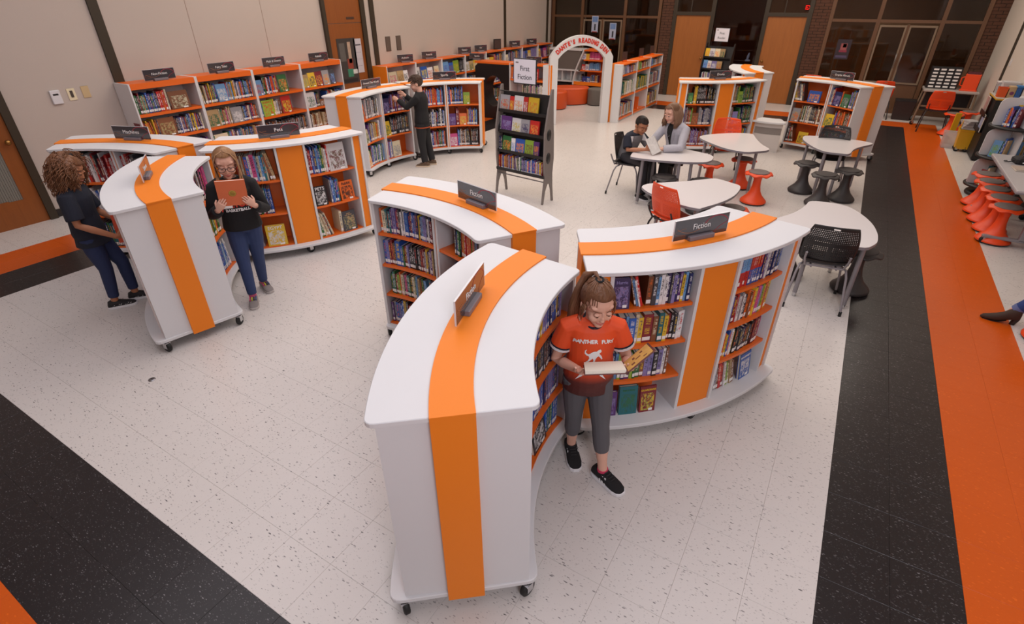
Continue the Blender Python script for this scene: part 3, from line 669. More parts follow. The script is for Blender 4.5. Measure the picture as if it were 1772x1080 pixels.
# ---- wheeled magazine racks
RACKM = mat('grey_rack_panel', (126, 117, 112), .5, var=.08, vscale=30)
def rack(key, ref, label, x, y, rz, w, lines, dark=False):
    t = thing('display_rack', label, 'rack', (x, y, 0), rz); m = BLACKM if dark else RACKM
    prof = [(a_ * .72, z_) for a_, z_ in [(-.20, 0), (-.235, 0), (-.20, .20), (-.17, .35), (-.20, .55), (-.20, .95), (-.12, 1.22), (-.02, 1.47), (.03, 1.47), (.035, 1.3), (.05, 1.1), (.08, .9), (.10, .6), (.07, .4), (.09, .2), (.13, 0), (.09, 0), (.05, .17), (.0, .26), (-.08, .27), (-.15, .18)]]
    for s in (-1, 1):
        x0 = s * w / 2
        MB().rings([[(x0 - .012, a, z) for a, z in prof], [(x0 + .012, a, z) for a, z in prof]], smooth=False).build('side_panel', m, t, fix=True)
        for zc in (.62, .92): MB().lathe([(.001, -.0135), (.05, -.0135), (.05, .0135), (.001, .0135)], 14, M=Matrix.Translation((x0, -.06, zc)) @ Matrix.Scale(1.5, 4, (0, 0, 1)) @ Matrix.Rotation(R(90), 4, 'Y')).build('oval_inset', BLACKP, t)
    out = {}
    for k, z in enumerate((1.14, .875, .61, .36)):
        yf = -.095 - .018 * k
        g = MB().box(-w / 2, w / 2, yf, yf + .012, z, z + .035).box(-w / 2, w / 2, yf, yf + .09, z - .004, z)
        g.add([(-w / 2, yf + .07, z), (w / 2, yf + .07, z), (w / 2, yf + .125, z + .25), (-w / 2, yf + .125, z + .25), (-w / 2, yf + .076, z), (w / 2, yf + .076, z), (w / 2, yf + .131, z + .25), (-w / 2, yf + .131, z + .25)], [(0, 3, 2, 1), (4, 5, 6, 7), (0, 1, 5, 4), (1, 2, 6, 5), (2, 3, 7, 6), (3, 0, 4, 7)])
        g.build('tray', BLACKP, t)
        Mw = Matrix.Translation((x, y, 0)) @ Matrix.Rotation(R(rz), 4, 'Z')
        def f(q, z=z, yf=yf): return Mw @ Vector((-w / 2 + .02 + q, yf + .025, z + .002)), (Mw.to_3x3() @ Vector((0, -1, 0)))
        out[k] = (f, w - .04, .25)
    MB().tube([(-w / 2, -.11, .30), (w / 2, -.11, .30)], .008, 6).tube([(-w / 2, .03, .30), (w / 2, .03, .30)], .008, 6).build('cross_bar', STEEL, t)
    MB().tube([(-w / 2, -.06, 1.40), (w / 2, -.06, 1.40)], .006, 6).tube([(-.02, -.03, 1.30), (-.02, -.03, 1.5)], .006, 6).build('top_bar', BLACKM, t)
    SW[key] = (ref, out)
    s = thing('paper_sign', 'white paper sign reading %s in a black frame' % ' '.join(lines), 'sign', Matrix.Translation((x, y, 0)) @ Matrix.Rotation(R(rz), 4, 'Z') @ Vector((-.0, -.03, 1.5)), rz)
    MB().bbox(-.185, .185, -.01, .004, 0, .305, .003).build('frame', BLACKP, s); MB().box(-.173, .173, -.012, -.0095, .012, .293).build('paper', mat('sign_paper', (226, 222, 230), .6), s)
    for q, l in enumerate(lines): text(l, .085 if not dark else .07, INKK, s, (.0, -.013, .185 - .10 * q), (0, -1, 0))
    MB().bbox(-.145, -.10, -.0125, -.0118, .245, .262, .0002).build('printed_mark', GREYP, s)
    MB().tube([(0, 0, 0), (0, -.0, -.04)], .008, 6).build('post', BLACKM, s)
rack('R1', 'First Fiction rack', 'grey four-tier magazine rack on wavy sides under the First Fiction sign', -4.17, 3.98, -7, .82, ['First', 'Fiction'])
rx = aty(1240, 120, 12.6).x
rack('R2', 'rack by oak door', 'dark magazine rack standing between the two far oak doors', rx, 12.6, -14, .72, ['First', 'Reader'], True)
# curved white desk beyond the tables
t = thing('curved_desk', 'low curved white desk with grey band, between the Drama and Graphic Novels cases', 'desk', (-2.0, 9.0 + .35, 0), 0)
t.location = (-1.66, 9.16, 0)
MB().sector(.45, .72, -114, -72, .0, .30, n=20).build('lower_body', mat('pale_laminate', (206, 198, 192), .5), t)
MB().sector(.46, .70, -114, -72, .30, .42, n=20).build('grey_band', mat('grey_laminate', (142, 134, 128), .5), t)
MB().sector(.45, .72, -114, -72, .42, .50, n=20).build('upper_body', mat('pale_laminate'), t)
MB().sector(.40, .80, -116, -70, .50, .53, n=20, round_=.04).build('desk_top', WHITE, t)
# ------------------------------------------------------------------ tables, stools, chairs
TOPW = mat('white_table_laminate', (222, 216, 216), .22, spec=.5)
EDGE = mat('grey_table_edge', (134, 130, 136), .45)
def chaikin(p, n=2):
    for _ in range(n):
        q = []
        for i in range(len(p)):
            a, b = Vector(p[i]), Vector(p[(i + 1) % len(p)]); q += [a * .75 + b * .25, a * .25 + b * .75]
        p = q
    return p
ZT = .635
def wing_table(label, px, legs, extra=()):
    pts = [at(x, y, ZT).to_2d() for x, y in px] + [Vector(e) for e in extra]
    c = sum(pts, Vector((0, 0))) / len(pts); pts = [p - c for p in pts]
    ar = sum(pts[i - 1].cross(pts[i]) for i in range(len(pts)))
    if ar < 0: pts.reverse()
    poly = [(p.x, p.y) for p in chaikin(pts, 2)]
    t = thing('wing_table', label, 'table', (c.x, c.y, 0), 0, 'white wing-shaped tables')
    MB().prism(poly, ZT - .004, ZT, b=.0015).build('table_top', TOPW, t)
    MB().prism(poly, ZT - .030, ZT - .004, b=.002).build('edge_band', EDGE, t)
    for lx, ly in legs:
        q = Vector((lx, ly)) - c
        def inside(v): 
            r_ = False
            for i in range(len(poly)):
                (xa, ya), (xb, yb) = poly[i - 1], poly[i]
                if (ya > v.y) != (yb > v.y) and v.x < (xb - xa) * (v.y - ya) / (yb - ya) + xa: r_ = not r_
            return r_
        q2 = q.copy()
        while not inside(q2 * 1.09) and q2.length > .1: q2 *= .97
        q = q.lerp(q2, .85)
        l = MB().tube([(q.x, q.y, .04), (q2.x, q2.y, ZT - .03)], .021, 10).build('leg', SILVER, t)
        MB().lathe([(.014, 0), (.019, .004), (.019, .03), (.016, .06)], 10, M=Matrix.Translation((q.x, q.y, 0))).build('glide', CHROME, l)
    return t
S2 = lambda pts, ox, oy, s: [(ox + x / s, oy + y / s) for x, y in pts]
wing_table('white wing table where the boy and the woman read', S2([(300, 530), (340, 490), (450, 465), (640, 462), (700, 465), (760, 480), (860, 500), (1015, 535), (990, 585), (880, 595), (600, 582), (300, 550)], 1030, 160, 4.91),
           [(-2.72, 4.42), (-2.05, 4.35), (-1.93, 4.55), (-2.35, 5.0), (-2.62, 4.85)])
wing_table('white wing table with an orange chair pulled up at its far side', S2([(158, 280), (250, 258), (400, 245), (620, 240), (745, 250), (755, 275), (780, 310), (830, 360), (915, 405), (900, 420), (800, 430), (690, 440), (600, 430), (450, 400), (300, 345)], 1180, 190, 6),
           [(-2.30, 5.95), (-1.64, 5.62), (-1.45, 5.75), (-1.75, 6.5), (-2.15, 6.35)])
wing_table('white wing table ringed by black stools beside the black stripe', S2([(262, 270), (270, 240), (310, 232), (500, 240), (700, 262), (900, 285), (1060, 315), (1095, 330), (1000, 350), (900, 375), (850, 400), (825, 440), (790, 450), (700, 440), (560, 425), (480, 405), (380, 360), (290, 300)], 1350, 200, 6.747),
           [(-.89, 6.75), (-.64, 6.07), (-.42, 6.11), (-.14, 6.73), (-.62, 6.95)])
wing_table('white wing table with a red-orange chair, behind the Fiction case', S2([(0, 745), (200, 725), (340, 708), (430, 730), (540, 765), (610, 785), (605, 830), (540, 900), (400, 965), (200, 1020)], 1180, 190, 6) + S2([(890, 990), (720, 955), (440, 850), (370, 775)], 1030, 160, 4.91),
           [(-2.35, 3.55), (-1.55, 2.95), (-1.40, 3.25), (-1.45, 3.85), (-1.72, 3.75)])
wing_table('white wing table with a perforated black chair, closest to the camera', S2([(50, 225), (180, 190), (260, 150), (310, 110), (330, 80), (480, 92), (640, 120), (760, 190), (850, 270), (890, 350), (890, 400), (880, 430)], 1330, 330, 4.695),
           [(-.06, 2.73), (-.85, 2.95), (-.62, 3.55), (-.22, 3.5), (-.5, 2.65)], [(-.06, 2.62), (-.32, 2.70), (-.65, 2.76), (-.86, 2.78)])
SEATPAD = mat('grey_rubber_pad', (112, 100, 96), .75); BLKSTOOL = mat('black_stool_plastic', (52, 48, 48), .5); BLKPAD = mat('black_rubber_pad', (64, 58, 56), .75)
def stool_meshes(bm_, pm):
    prof = [(.170, .022), (.172, .03), (.165, .045), (.135, .075), (.098, .115), (.07, .17), (.054, .24), (.050, .31), (.056, .36), (.075, .385), (.12, .402), (.165, .405), (.175, .412), (.165, .425), (.12, .428)]
    def wob(k, a):
        if k in (11, 12, 13):
            w = .5 + .5 * math.cos(7 * a); return (1 + .05 * w, -.018 * w)
        return (1, 0)
    b = MB().lathe(prof, 56, wob=wob).mesh('stool_body', bm_)
    p = MB().lathe([(.13, .424), (.132, .432), (.122, .437), (.001, .438)], 28).mesh('seat_pad', pm)
    f = MB().lathe([(.12, .0), (.15, .004), (.168, .014), (.170, .024), (.16, .026)], 28).mesh('rubber_foot', mat('dark_rubber', (58, 52, 50), .8))
    return b, p, f
ST = {'o': stool_meshes(REDORANGE, SEATPAD), 'k': stool_meshes(BLKSTOOL, BLKPAD)}
def stool(k, x, y, label, rz=0):
    t = thing('wobble_stool', label, 'stool', (x, y, 0), rz, 'wobble stools')
    for m, n in zip(ST[k], ('stool_body', 'seat_pad', 'rubber_foot')): link(n, m, t)
for k, x, y, l in [('o', -1.31, 5.36, 'orange wobble stool standing clear of the table beside orange chair'), ('o', -1.62, 5.98, 'orange wobble stool under the wing table with the orange chair'),
                   ('o', -1.98, 5.50, 'orange wobble stool under the corner where two white tables meet'), ('k', -1.86, 4.60, 'dark wobble stool tucked at the end of the reading pair table'),
                   ('o', -1.32, 3.72, 'orange wobble stool peeking out under the table behind the Fiction sign'), ('o', -2.0, 3.55, 'orange wobble stool hidden beyond the red-orange chair'),
                   ('k', -2.35, 4.52, 'black wobble stool in front of the seated woman'), ('k', -2.50, 5.28, 'black wobble stool under the seated woman'),
                   ('k', -.80, 6.22, 'black wobble stool at the rounded tip of the striped-side table'), ('k', -.53, 5.72, 'black wobble stool in front of the table, its foot behind another table'),
                   ('k', -.27, 6.10, 'black wobble stool under the notched corner by the black stripe'), ('k', -.62, 3.20, 'black wobble stool behind the perforated black chair leg'),
                   ('k', -.03, 3.16, 'black wobble stool straddling the edge of the black stripe'),
                   ('o', 1.34, 5.36, 'orange wobble stool by the wall table, first by the caster'), ('o', 1.35, 5.74, 'orange wobble stool by the wall table, second from the caster'),
                   ('o', 1.33, 6.10, 'orange wobble stool by the wall table, third from the caster'), ('o', 1.32, 6.46, 'orange wobble stool by the wall table, fourth from the caster'),
                   ('o', 1.33, 6.84, 'orange wobble stool by the wall table, last before the book spinner'),
                   ('o', 1.34, 11.75, 'orange wobble stool before the label drawers desk'), ('o', 1.62, 12.10, 'orange wobble stool tucked behind another by the drawers desk'),
                   ('o', 1.425, 2.98, 'orange wobble stool under the person in the brown ankle boot')]:
    stool(k, x, y, l, random.random() * 50)
def chair_parts(shell, leg):
    """perforated shell chair facing +x"""
    def back(u, v):      # u -1..1 across, v 0..1 up
        wd = (.205 - .035 * v ** 3 + .01 * math.sin(v * math.pi)); z = .475 + .345 * v
        return Vector((-.185 - .075 * v + .055 * u * u, u * wd, z - .012 * u * u * v))
    mb = MB(); nu, nv = 28, 21
    for i in range(nu):
        for j in range(nv):
            a, b, c, d = [back(-1 + 2 * p / nu, q / nv) for p, q in ((i, j), (i + 1, j), (i + 1, j + 1), (i, j + 1))]
            edge = i < 1 or i >= nu - 1 or j < 2 or j >= nv - 1 or (j in (9, 10)) or (abs(i - 13.5) < 1 and j < 11)
            slot = j == nv - 2 and (i in (12, 13, 14, 15))
            if slot: continue
            if edge or j == nv - 2: mb.add([a, b, c, d], [(0, 1, 2, 3)], 0, True); continue
            ce = (a + b + c + d) / 4; k = .44; I = [ce + (p - ce) * k for p in (a, b, c, d)]
            mb.add([a, b, c, d] + I, [(0, 1, 5, 4), (1, 2, 6, 5), (2, 3, 7, 6), (3, 0, 4, 7)], 0, True)
    bme = mb.mesh('backrest', shell)
    ms = MB(); n = 14
    def seat(u, v): return Vector((-.20 + .42 * v, u * (.20 - .02 * (2 * v - 1) ** 2), .43 + .05 * max(0, .25 - v) * 2 + .018 * u * u - .03 * max(0, v - .85) * 5))
    for i in range(n):
        for j in range(n): ms.add([seat(-1 + 2 * p / n, q / n) for p, q in ((i, j), (i + 1, j), (i + 1, j + 1), (i, j + 1))], [(0, 1, 2, 3)], 0, True)
    sme = ms.mesh('seat', shell)
    legs = []
    for sx, sy in ((1, 1), (1, -1), (-1, 1), (-1, -1)):
        p = [(.11 * sx, .15 * sy, .415), (.14 * sx, .185 * sy, .40), (.17 * sx, .20 * sy, .34), (.215 * sx + (.0 if sx > 0 else -.03), .235 * sy, .02)]
        legs.append((MB().tube(p, .0105, 8).mesh('leg', leg), MB().tube([(p[-1][0], p[-1][1], 0), (p[-1][0] - .003 * sx, p[-1][1] - .001 * sy, .045)], .0135, 8).mesh('foot_cap', RUBBER)))
    fr_ = MB().tube([(.115, .1, .413), (-.19, .1, .413)], .009, 8).tube([(.115, -.1, .413), (-.19, -.1, .413)], .009, 8).tube([(-.18, -.155, .422), (-.18, .155, .422)], .010, 8).tube([(.11, -.15, .415), (.11, .15, .415)], .0105, 8).tube([(-.11, -.15, .415), (-.11, .15, .415)], .0105, 8).tube([(-.18, -.15, .42), (-.215, -.17, .50), (-.24, -.17, .56)], .010, 8).tube([(-.18, .15, .42), (-.215, .17, .50), (-.24, .17, .56)], .010, 8).mesh('frame', leg)
    for m in (bme, sme):
        bm = bmesh.new(); bm.from_mesh(m); bmesh.ops.remove_doubles(bm, verts=bm.verts, dist=.0004); bm.to_mesh(m); bm.free()
    return bme, sme, legs, fr_
BLKCHAIR = mat('black_chair_plastic', (34, 32, 33), .45)
CH_ = {'k': chair_parts(BLKCHAIR, SILVER), 'o': chair_parts(REDORANGE, mat('dark_chair_frame', (52, 50, 52), .4, .4))}
def chair(k, x, y, rz, label):
    t = thing('shell_chair', label, 'chair', (x, y, 0), rz, 'perforated shell chairs'); b, s, legs, f = CH_[k]
    for nme, me in (('backrest', b), ('seat', s)):
        o = link(nme, me, t); md = o.modifiers.new('thickness', 'SOLIDIFY'); md.thickness = .006; md.offset = 0
    for l, c in legs: link('foot_cap', c, link('leg', l, t))
    link('frame', f, t)
chair('k', -2.98, 4.92, 2, 'black shell chair with grey legs under the seated boy')
chair('o', -1.80, 3.10, 60, 'red-orange perforated chair in front, behind the Fiction sign table')
chair('k', -.34, 2.76, 98, 'black perforated chair facing its table beside the black stripe')
chair('o', -2.02, 6.58, -74, 'red-orange chair behind the middle table by the Drama case')
chair('k', -.56, 6.80, -86, 'black chair on the far side of the striped-side table')
chair('o', 1.06, 12.05, 88, 'red-orange chair at the desk with the label drawers')
p = at(1411, 131, .80); chair('o', p.x, p.y + .2, 80, 'red-orange chair whose top just shows behind Graphic Novels case, sign side')
p = at(1530, 141, .80); chair('o', p.x + .02, p.y + .2, 95, 'red-orange chair showing over the outer end of the Graphic Novels case')
# ------------------------------------------------------------------ right-hand wall furniture
t = thing('long_table', 'long pale table on casters along the wall above orange stools', 'table', (1.51, 5.72, 0))
MB().bbox(-.29, .30, -.88, .88, .715, .74, .006).build('table_top', mat('pale_table_top', (186, 182, 184), .3), t)
MB().bbox(-.292, .302, -.882, .882, .700, .716, .003).build('edge_band', EDGE, t)
for y in (-.46, .72):
    MB().bbox(.02, .08, y - .03, y + .03, .09, .70, .004).build('column', SILVER, t)
    MB().bbox(-.30, .29, y - .03, y + .03, .075, .105, .006).build('foot_bar', SILVER, t)
    for x in (-.27, .26):
        caster(t, x, y, 20)
def pz(px, py, z): return at(px, py, z)
p = pz(1752, 268, .80); t = thing('zip_case', 'black zipped equipment case with a cord lying on the pale wall table', 'case', (1.52, 6.18, .74), 8)
MB().bbox(-.16, .16, -.10, .10, 0, .075, .02).build('case_body', mat('black_nylon', (24, 23, 25), .7, bump=.2, bscale=300), t); MB().tube([(-.09, 0, .075), (-.07, 0, .11), (.07, 0, .11), (.09, 0, .075)], .008, 8).build('handle', BLACKP, t); MB().tube([(-.16, -.02, .03), (-.22, -.06, .02), (-.24, .02, .012), (-.2, .06, .008)], .006, 8).build('cord', BLACKP, t)
MB().box(-.1, -.02, -.102, -.099, .02, .032).box(.0, .07, -.102, -.099, .03, .040).build('white_stripe', INKW, t)
t = thing('notebook', 'closed tan notebook with dark edge lying on the pale wall table', 'notebook', (1.40, 5.82, .74), 4)
MB().bbox(-.08, .10, -.11, .11, .0, .004, .001).bbox(-.08, .10, -.11, .11, .016, .020, .001).build('cover', mat('tan_cover', (176, 160, 148), .6), t); MB().box(-.075, .095, -.105, .105, .004, .016).build('pages', PAPER, t)
t = thing('picture_frame', 'dark red picture frame with pale mat leaning on the pale wall table', 'frame', (1.56, 5.42, .74), -62)
Mt = Matrix.Rotation(R(-18), 4, 'X')
for q in ((-.15, -.12, 0, .36), (.12, .15, 0, .36), (-.12, .12, 0, .03), (-.12, .12, .33, .36)): MB().bbox(q[0], q[1], -.015, .015, q[2], q[3], .004, M=Mt).build('frame_rail', mat('dark_red_lacquer', (106, 26, 30), .35), t)
MB().box(-.12, .12, -.004, .004, .03, .33, M=Mt).build('mat_board', mat('pale_mat_board', (206, 196, 184), .7), t); MB().box(-.06, .06, -.006, -.004, .11, .25, M=Mt).build('picture', mat('grey_picture', (120, 112, 108), .6, var=.4, vscale=30), t)
MB().tube([(0, .10, .28), (0, .20, .0)], .008, 6).build('easel_leg', BLACKP, t)
# book spinner
t = thing('book_spinner', 'white revolving book spinner with rounded panels behind the pale wall table', 'spinner', (1.50, 7.42, 0), 12)
MB().tube([(0, 0, .05), (0, 0, 1.36)], .025, 12).build('pole', STEEL, t); MB().lathe([(.24, 0), (.25, .02), (.24, .05), (.02, .06)], 28).build('foot_disc', BLACKP, t)
SPIN = {}
for k, z in enumerate((.16, .56, .96)):
    MB().lathe([(.30, z - .03), (.305, z - .015), (.30, z), (.001, z)], 32).build('tier_disc', BLACKP, t)
    for a in range(4):
        M = Matrix.Rotation(R(a * 90), 4, 'Z'); n = 10
        prof = [(.02, z), (.275, z), (.29, z + .02)] + [(.29 - .09 * (1 - math.cos(i / n * math.pi / 2)), z + .26 + .09 * math.sin(i / n * math.pi / 2)) for i in range(n + 1)] + [(.02, z + .35)]
        MB().rings([[(x, -.006, q) for x, q in prof], [(x, .006, q) for x, q in prof]], smooth=False, M=M).build('rounded_panel', WHITE, t, fix=True)
MB().ell((0, 0, 1.37), .035, .035, .03).build('top_knob', BLACKP, t)
for k, z in enumerate((.16, .56, .96)):
    for j, (ang, off) in enumerate(((225, 0), (315, 0), (135, 0))):
        a = R(12 + ang); n_ = Vector((math.cos(a), math.sin(a), 0)); ax = Vector((-n_.y, n_.x, 0)); base = Vector((1.50, 7.42, z)) + n_ * .20
        SW['S%d%d' % (k, j)] = ('book spinner', {0: ((lambda q, base=base, ax=ax, n_=n_: (base + ax * (q - .09), n_)), .18, .30)})
# black cart and what stands on and around it
t = thing('storage_cart', 'tall black storage cart with a yellow top edge by the cream wall', 'cart', (1.67, 9.95, 0))
MB().bbox(-.14, .14, -.36, .36, .02, .99, .006).build('cart_body', mat('black_cart', (12, 12, 13), .5), t)
MB().bbox(-.15, .15, -.37, .37, .99, 1.01, .004).build('top_edge', mat('yellow_edge', (196, 150, 34), .5), t); MB().bbox(-.145, .145, -.365, .365, 1.01, 1.02, .003).build('top_board', mat('pale_board', (176, 170, 160), .5), t)
for y in (-.3, .3):
    for x in (-.1, .1): caster(t, x, y, 30)
for k, z in enumerate((.45, .70)): MB().box(-.20, -.14, -.30, .20, z, z + .01).box(-.20, -.195, -.30, .20, z, z + .08).build('side_pocket', BLACKM, t)
for k, (y, z, col, w_) in enumerate([(9.76, .461, (150, 160, 190), 'upper'), (9.98, .711, (170, 140, 136), 'top')]):
    m_ = thing('magazine', 'pale magazine in the %s side pocket of the black cart' % ('lower' if k == 0 else 'upper'), 'magazine', (1.498, y, z))
    MB().box(-.012, .0, -.11, .11, 0, .28).build('pages', PAPER, m_); MB().box(-.014, -.012, -.11, .11, 0, .28).build('cover', mat('magazine_cover_%d' % k, col, .35, var=.5, vscale=16), m_)
def tub(name, label, cat, x, y, z, w, d, h, m, lid=None, rz=0, taper=.9):
    t = thing(name, label, cat, (x, y, z), rz)
    q = lambda k, zz: [(-w * k, -d * k, zz), (w * k, -d * k, zz), (w * k, d * k, zz), (-w * k, d * k, zz)]
    MB().rings([q(taper, 0), q(1, h), q(1.04, h), q(1.04, h - .012), q(1.0, h - .014), q(.97, h - .004), q(taper * .96, .006)], smooth=False).build('tub_body', m, t, fix=True)
    if lid: MB().bbox(-w * 1.05, w * 1.05, -d * 1.05, d * 1.05, h, h + .018, .005).build('lid', lid, t)
    return t
CLEAR, ntc, bc = nodes('clear_plastic', .15)
trn = N(ntc, 'ShaderNodeBsdfTransparent'); mxs = N(ntc, 'ShaderNodeMixShader'); mxs.inputs[0].default_value = .45; bc.inputs['Base Color'].default_value = (.75, .74, .76, 1)
ntc.links.new(trn.outputs[0], mxs.inputs[1]); ntc.links.new(bc.outputs[0], mxs.inputs[2]); ntc.links.new(mxs.outputs[0], ntc.nodes['Material Output'].inputs['Surface'])
WT = mat('white_tub_plastic', (206, 200, 198), .45)
tub('clear_tub', 'clear lidded tub farthest back on top of the black cart', 'tub', 1.68, 10.24, 1.02, .12, .09, .17, CLEAR, WT)
tub('white_tub', 'white lidded tub in the middle of the black cart top', 'tub', 1.70, 10.02, 1.02, .11, .10, .20, WT, CLEAR)
tub('orange_bin', 'small orange bin at the front of the black cart top', 'bin', 1.59, 9.80, 1.02, .06, .07, .15, mat('orange_bin_plastic', (214, 84, 24), .5))
t = thing('tan_box', 'tan box with purple emblem on top of the black cart', 'box', (1.705, 9.80, 1.02)); MB().bbox(-.045, .045, -.08, .08, 0, .17, .003).build('box_body', mat('tan_card', (178, 150, 112), .7), t); MB().lathe([(.028, -.001), (.028, .001)], 12, M=Matrix.Translation((0, -.081, .07)) @ Matrix.Rotation(R(90), 4, 'X')).build('emblem', mat('purple_print', (110, 50, 90), .5), t)
t = thing('blue_box', 'bright blue lidded box on the near end of the black cart top', 'box', (1.785, 9.76, 1.02)); MB().bbox(-.032, .032, -.07, .07, 0, .16, .004).build('box_body', mat('blue_card', (34, 84, 150), .5), t); MB().bbox(-.038, .038, -.078, .078, .16, .19, .004).build('lid', mat('blue_lid', (44, 110, 170), .45), t)
YEL = mat('yellow_plastic', (216, 164, 20), .45)
t = thing('yellow_bucket', 'yellow mop bucket standing beside the black cart', 'bucket', (1.44, 10.35, 0)); 
q = lambda k, zz, m=1: [(-.12 * k, -.15 * k, zz), (.12 * k, -.15 * k, zz), (.12 * k, .15 * k, zz), (-.12 * k, .15 * k, zz)]
MB().rings([q(.8, .05), q(1, .38), q(1.05, .39), q(1.05, .37), q(.98, .36), q(.78, .07)], smooth=False).build('bucket_body', YEL, t, fix=True)
for x in (-.07, .07):
    for y in (-.1, .1): caster(t, x, y, 10)
MB().tube([(-.12, 0, .34), (-.11, 0, .52), (.11, 0, .52), (.12, 0, .34)], .009, 8).build('handle', YEL, t)
t = thing('paper_bundle', 'bundle of white papers resting on the yellow bucket', 'papers', (1.44, 10.35, .392), 10)
for k in range(6): MB().box(-.10, .10, -.13, .13, k * .024, k * .024 + .02, M=Matrix.Rotation(R(k * 7 - 18), 4, 'Z')).build('paper_sheaf', mat('grey_paper_%d' % (k % 2), (190 - 24 * (k % 2), 184 - 24 * (k % 2), 182 - 22 * (k % 2)), .7), t)
tub('clear_bin', 'clear plastic bin of mixed bits on the floor beside the yellow bucket', 'bin', 1.25, 10.55, 0, .10, .13, .28, CLEAR)
t = thing('bin_contents', 'mixed coloured bits inside the clear bin on the floor', 'toys'); t.location = (1.25, 10.55, 0)
for k in range(14): MB().ell((random.uniform(-.06, .06), random.uniform(-.08, .08), .03 + .014 * k), .03, .025, .02, n=8, m=6).build('bit', mat('bit_%d' % (k % 4), [(150, 120, 140), (190, 180, 176), (140, 150, 90), (170, 140, 90)][k % 4], .5), t)
t = thing('yellow_board', 'narrow yellow board standing upright beside the clear bin', 'board', (1.30, 10.90, 0), 20); MB().bbox(-.05, .05, -.012, .012, 0, .56, .004, M=Matrix.Rotation(R(0), 4, 'X')).build('board', YEL, t); MB().bbox(-.08, .08, -.05, .05, 0, .03, .004).build('foot', YEL, t)
# desk with label drawers
t = thing('rolling_desk', 'pale rolling desk in the far corner holding the label drawers', 'desk', (1.22, 12.92, 0))
MB().bbox(-.46, .50, -.33, .33, .69, .73, .006).build('desk_top', mat('pale_desk', (172, 164, 158), .4), t)
for x, y in ((-.42, -.29), (.46, -.29), (-.42, .29), (.46, .29)):
    l = MB().tube([(x - (.05 if x < 0 else -.03), y, .075), (x, y, .69)], .02, 8).build('leg', TAUPE, t); caster(t, x - (.05 if x < 0 else -.03), y, 40)
MB().box(-.42, .46, .27, .29, .25, .60).build('modesty_panel', BLACKP, t); MB().box(-.42, .46, -.28, -.26, .38, .41).build('rail', TAUPE, t)
t = thing('label_drawers', 'black drawer cabinet with rows of white labels on the far desk', 'cabinet', (1.06, 13.0, .73), 2)
MB().bbox(-.27, .27, -.12, .12, 0, .42, .004).build('cabinet_body', BLACKP, t)
for i in range(4):
    for j in range(6):
        d = MB().bbox(-.255 + .13 * i, -.135 + .13 * i, -.135, -.12, .012 + .067 * j, .072 + .067 * j, .002).build('drawer', mat('drawer_black', (38, 36, 40), .5), t)
        MB().box(-.24 + .13 * i, -.15 + .13 * i, -.1365, -.135, .026 + .067 * j, .058 + .067 * j).build('drawer_label', LABELW, d)
t = thing('orange_tote', 'orange carrying tote on the far desk beside the label drawers', 'tote', (1.54, 12.86, .73), -8)
MB().bbox(-.13, .13, -.09, .09, .0, .32, .006).build('tote_body', REDORANGE, t); MB().bbox(-.15, .15, -.11, .11, 0, .02, .004).build('base_rim', REDORANGE, t); MB().box(-.11, .11, -.07, .07, .32, .36).build('dark_lid', mat('plum_lid', (88, 36, 44), .5), t); MB().tube([(-.13, 0, .26), (-.18, 0, .24), (-.18, 0, .10), (-.13, 0, .08)], .012, 8).build('handle', REDORANGE, t)
p = at(1552, 207, 0); t = thing('waste_bin', 'dark brown waste bin below the far glass double doors', 'bin', (p.x + .05, min(p.y + .1, 13.6), 0))
MB().rings([[(-.17, -.13, 0), (.17, -.13, 0), (.17, .13, 0), (-.17, .13, 0)], [(-.2, -.15, .42), (.2, -.15, .42), (.2, .15, .42), (-.2, .15, .42)]], smooth=False).build('bin_body', mat('dark_bin', (40, 26, 22), .5), t); MB().box(-.205, .205, -.155, .155, .40, .43).build('rim', BLACKP, t)
p = at(1293, 106, 1.21); t = thing('tape_dispenser', 'small dark blue gadget standing on the case by the oak doors', 'dispenser', (p.x, p.y, 1.209), 20)
MB().bbox(-.05, .05, -.03, .03, 0, .03, .006).build('base', mat('slate_blue_plastic', (62, 70, 92), .5), t); MB().tube([(-.01, 0, .03), (.0, 0, .10), (.01, 0, .17)], [.022, .026, .012], 10).build('upright', mat('slate_blue_plastic'), t)
# ink blot mark and pebble-like stray cap on the floor
t = thing('metal_disc', 'small grey metal disc set in the white tiles of the empty floor', 'disc', tuple(at(263, 657, 0))); MB().lathe([(.026, 0), (.024, .004), (.012, .006), (.001, .006)], 16).build('cap_plate', STEEL, t); MB().tube([(-.012, 0, .0065), (.012, 0, .0065)], .002, 6).build('screw_slot', BLACKP, t)
# ------------------------------------------------------------------ people
def remesh(mb, vox, it=3, fac=.5):
    o = link('tmp_body', mb.mesh('tmp_body', [WHITE]))
    m = o.modifiers.new('r', 'REMESH'); m.mode = 'VOXEL'; m.voxel_size = vox; m.use_smooth_shade = True
    s = o.modifiers.new('s', 'SMOOTH'); s.factor = fac; s.iterations = it
    dg = bpy.context.evaluated_depsgraph_get(); dg.update()
    me = bpy.data.meshes.new_from_object(o.evaluated_get(dg)); me2 = o.data; bpy.data.objects.remove(o); bpy.data.meshes.remove(me2)
    me.materials.clear(); return me
def joined(me, mb, mats):
    """append loose tubes (fingers) of MB to mesh ME"""
    bm = bmesh.new(); bm.from_mesh(me); t = mb.mesh('tmp', mats); bm.from_mesh(t); bm.to_mesh(me); bm.free(); bpy.data.meshes.remove(t)
    me.polygons.foreach_set('use_smooth', [True] * len(me.polygons)); return me
def setmat(me, mats, pick=None):
    me.materials.clear()
    for m in mats: me.materials.append(m)
    if pick: me.polygons.foreach_set('material_index', [pick(p.center) for p in me.polygons])
    return me
V = Vector
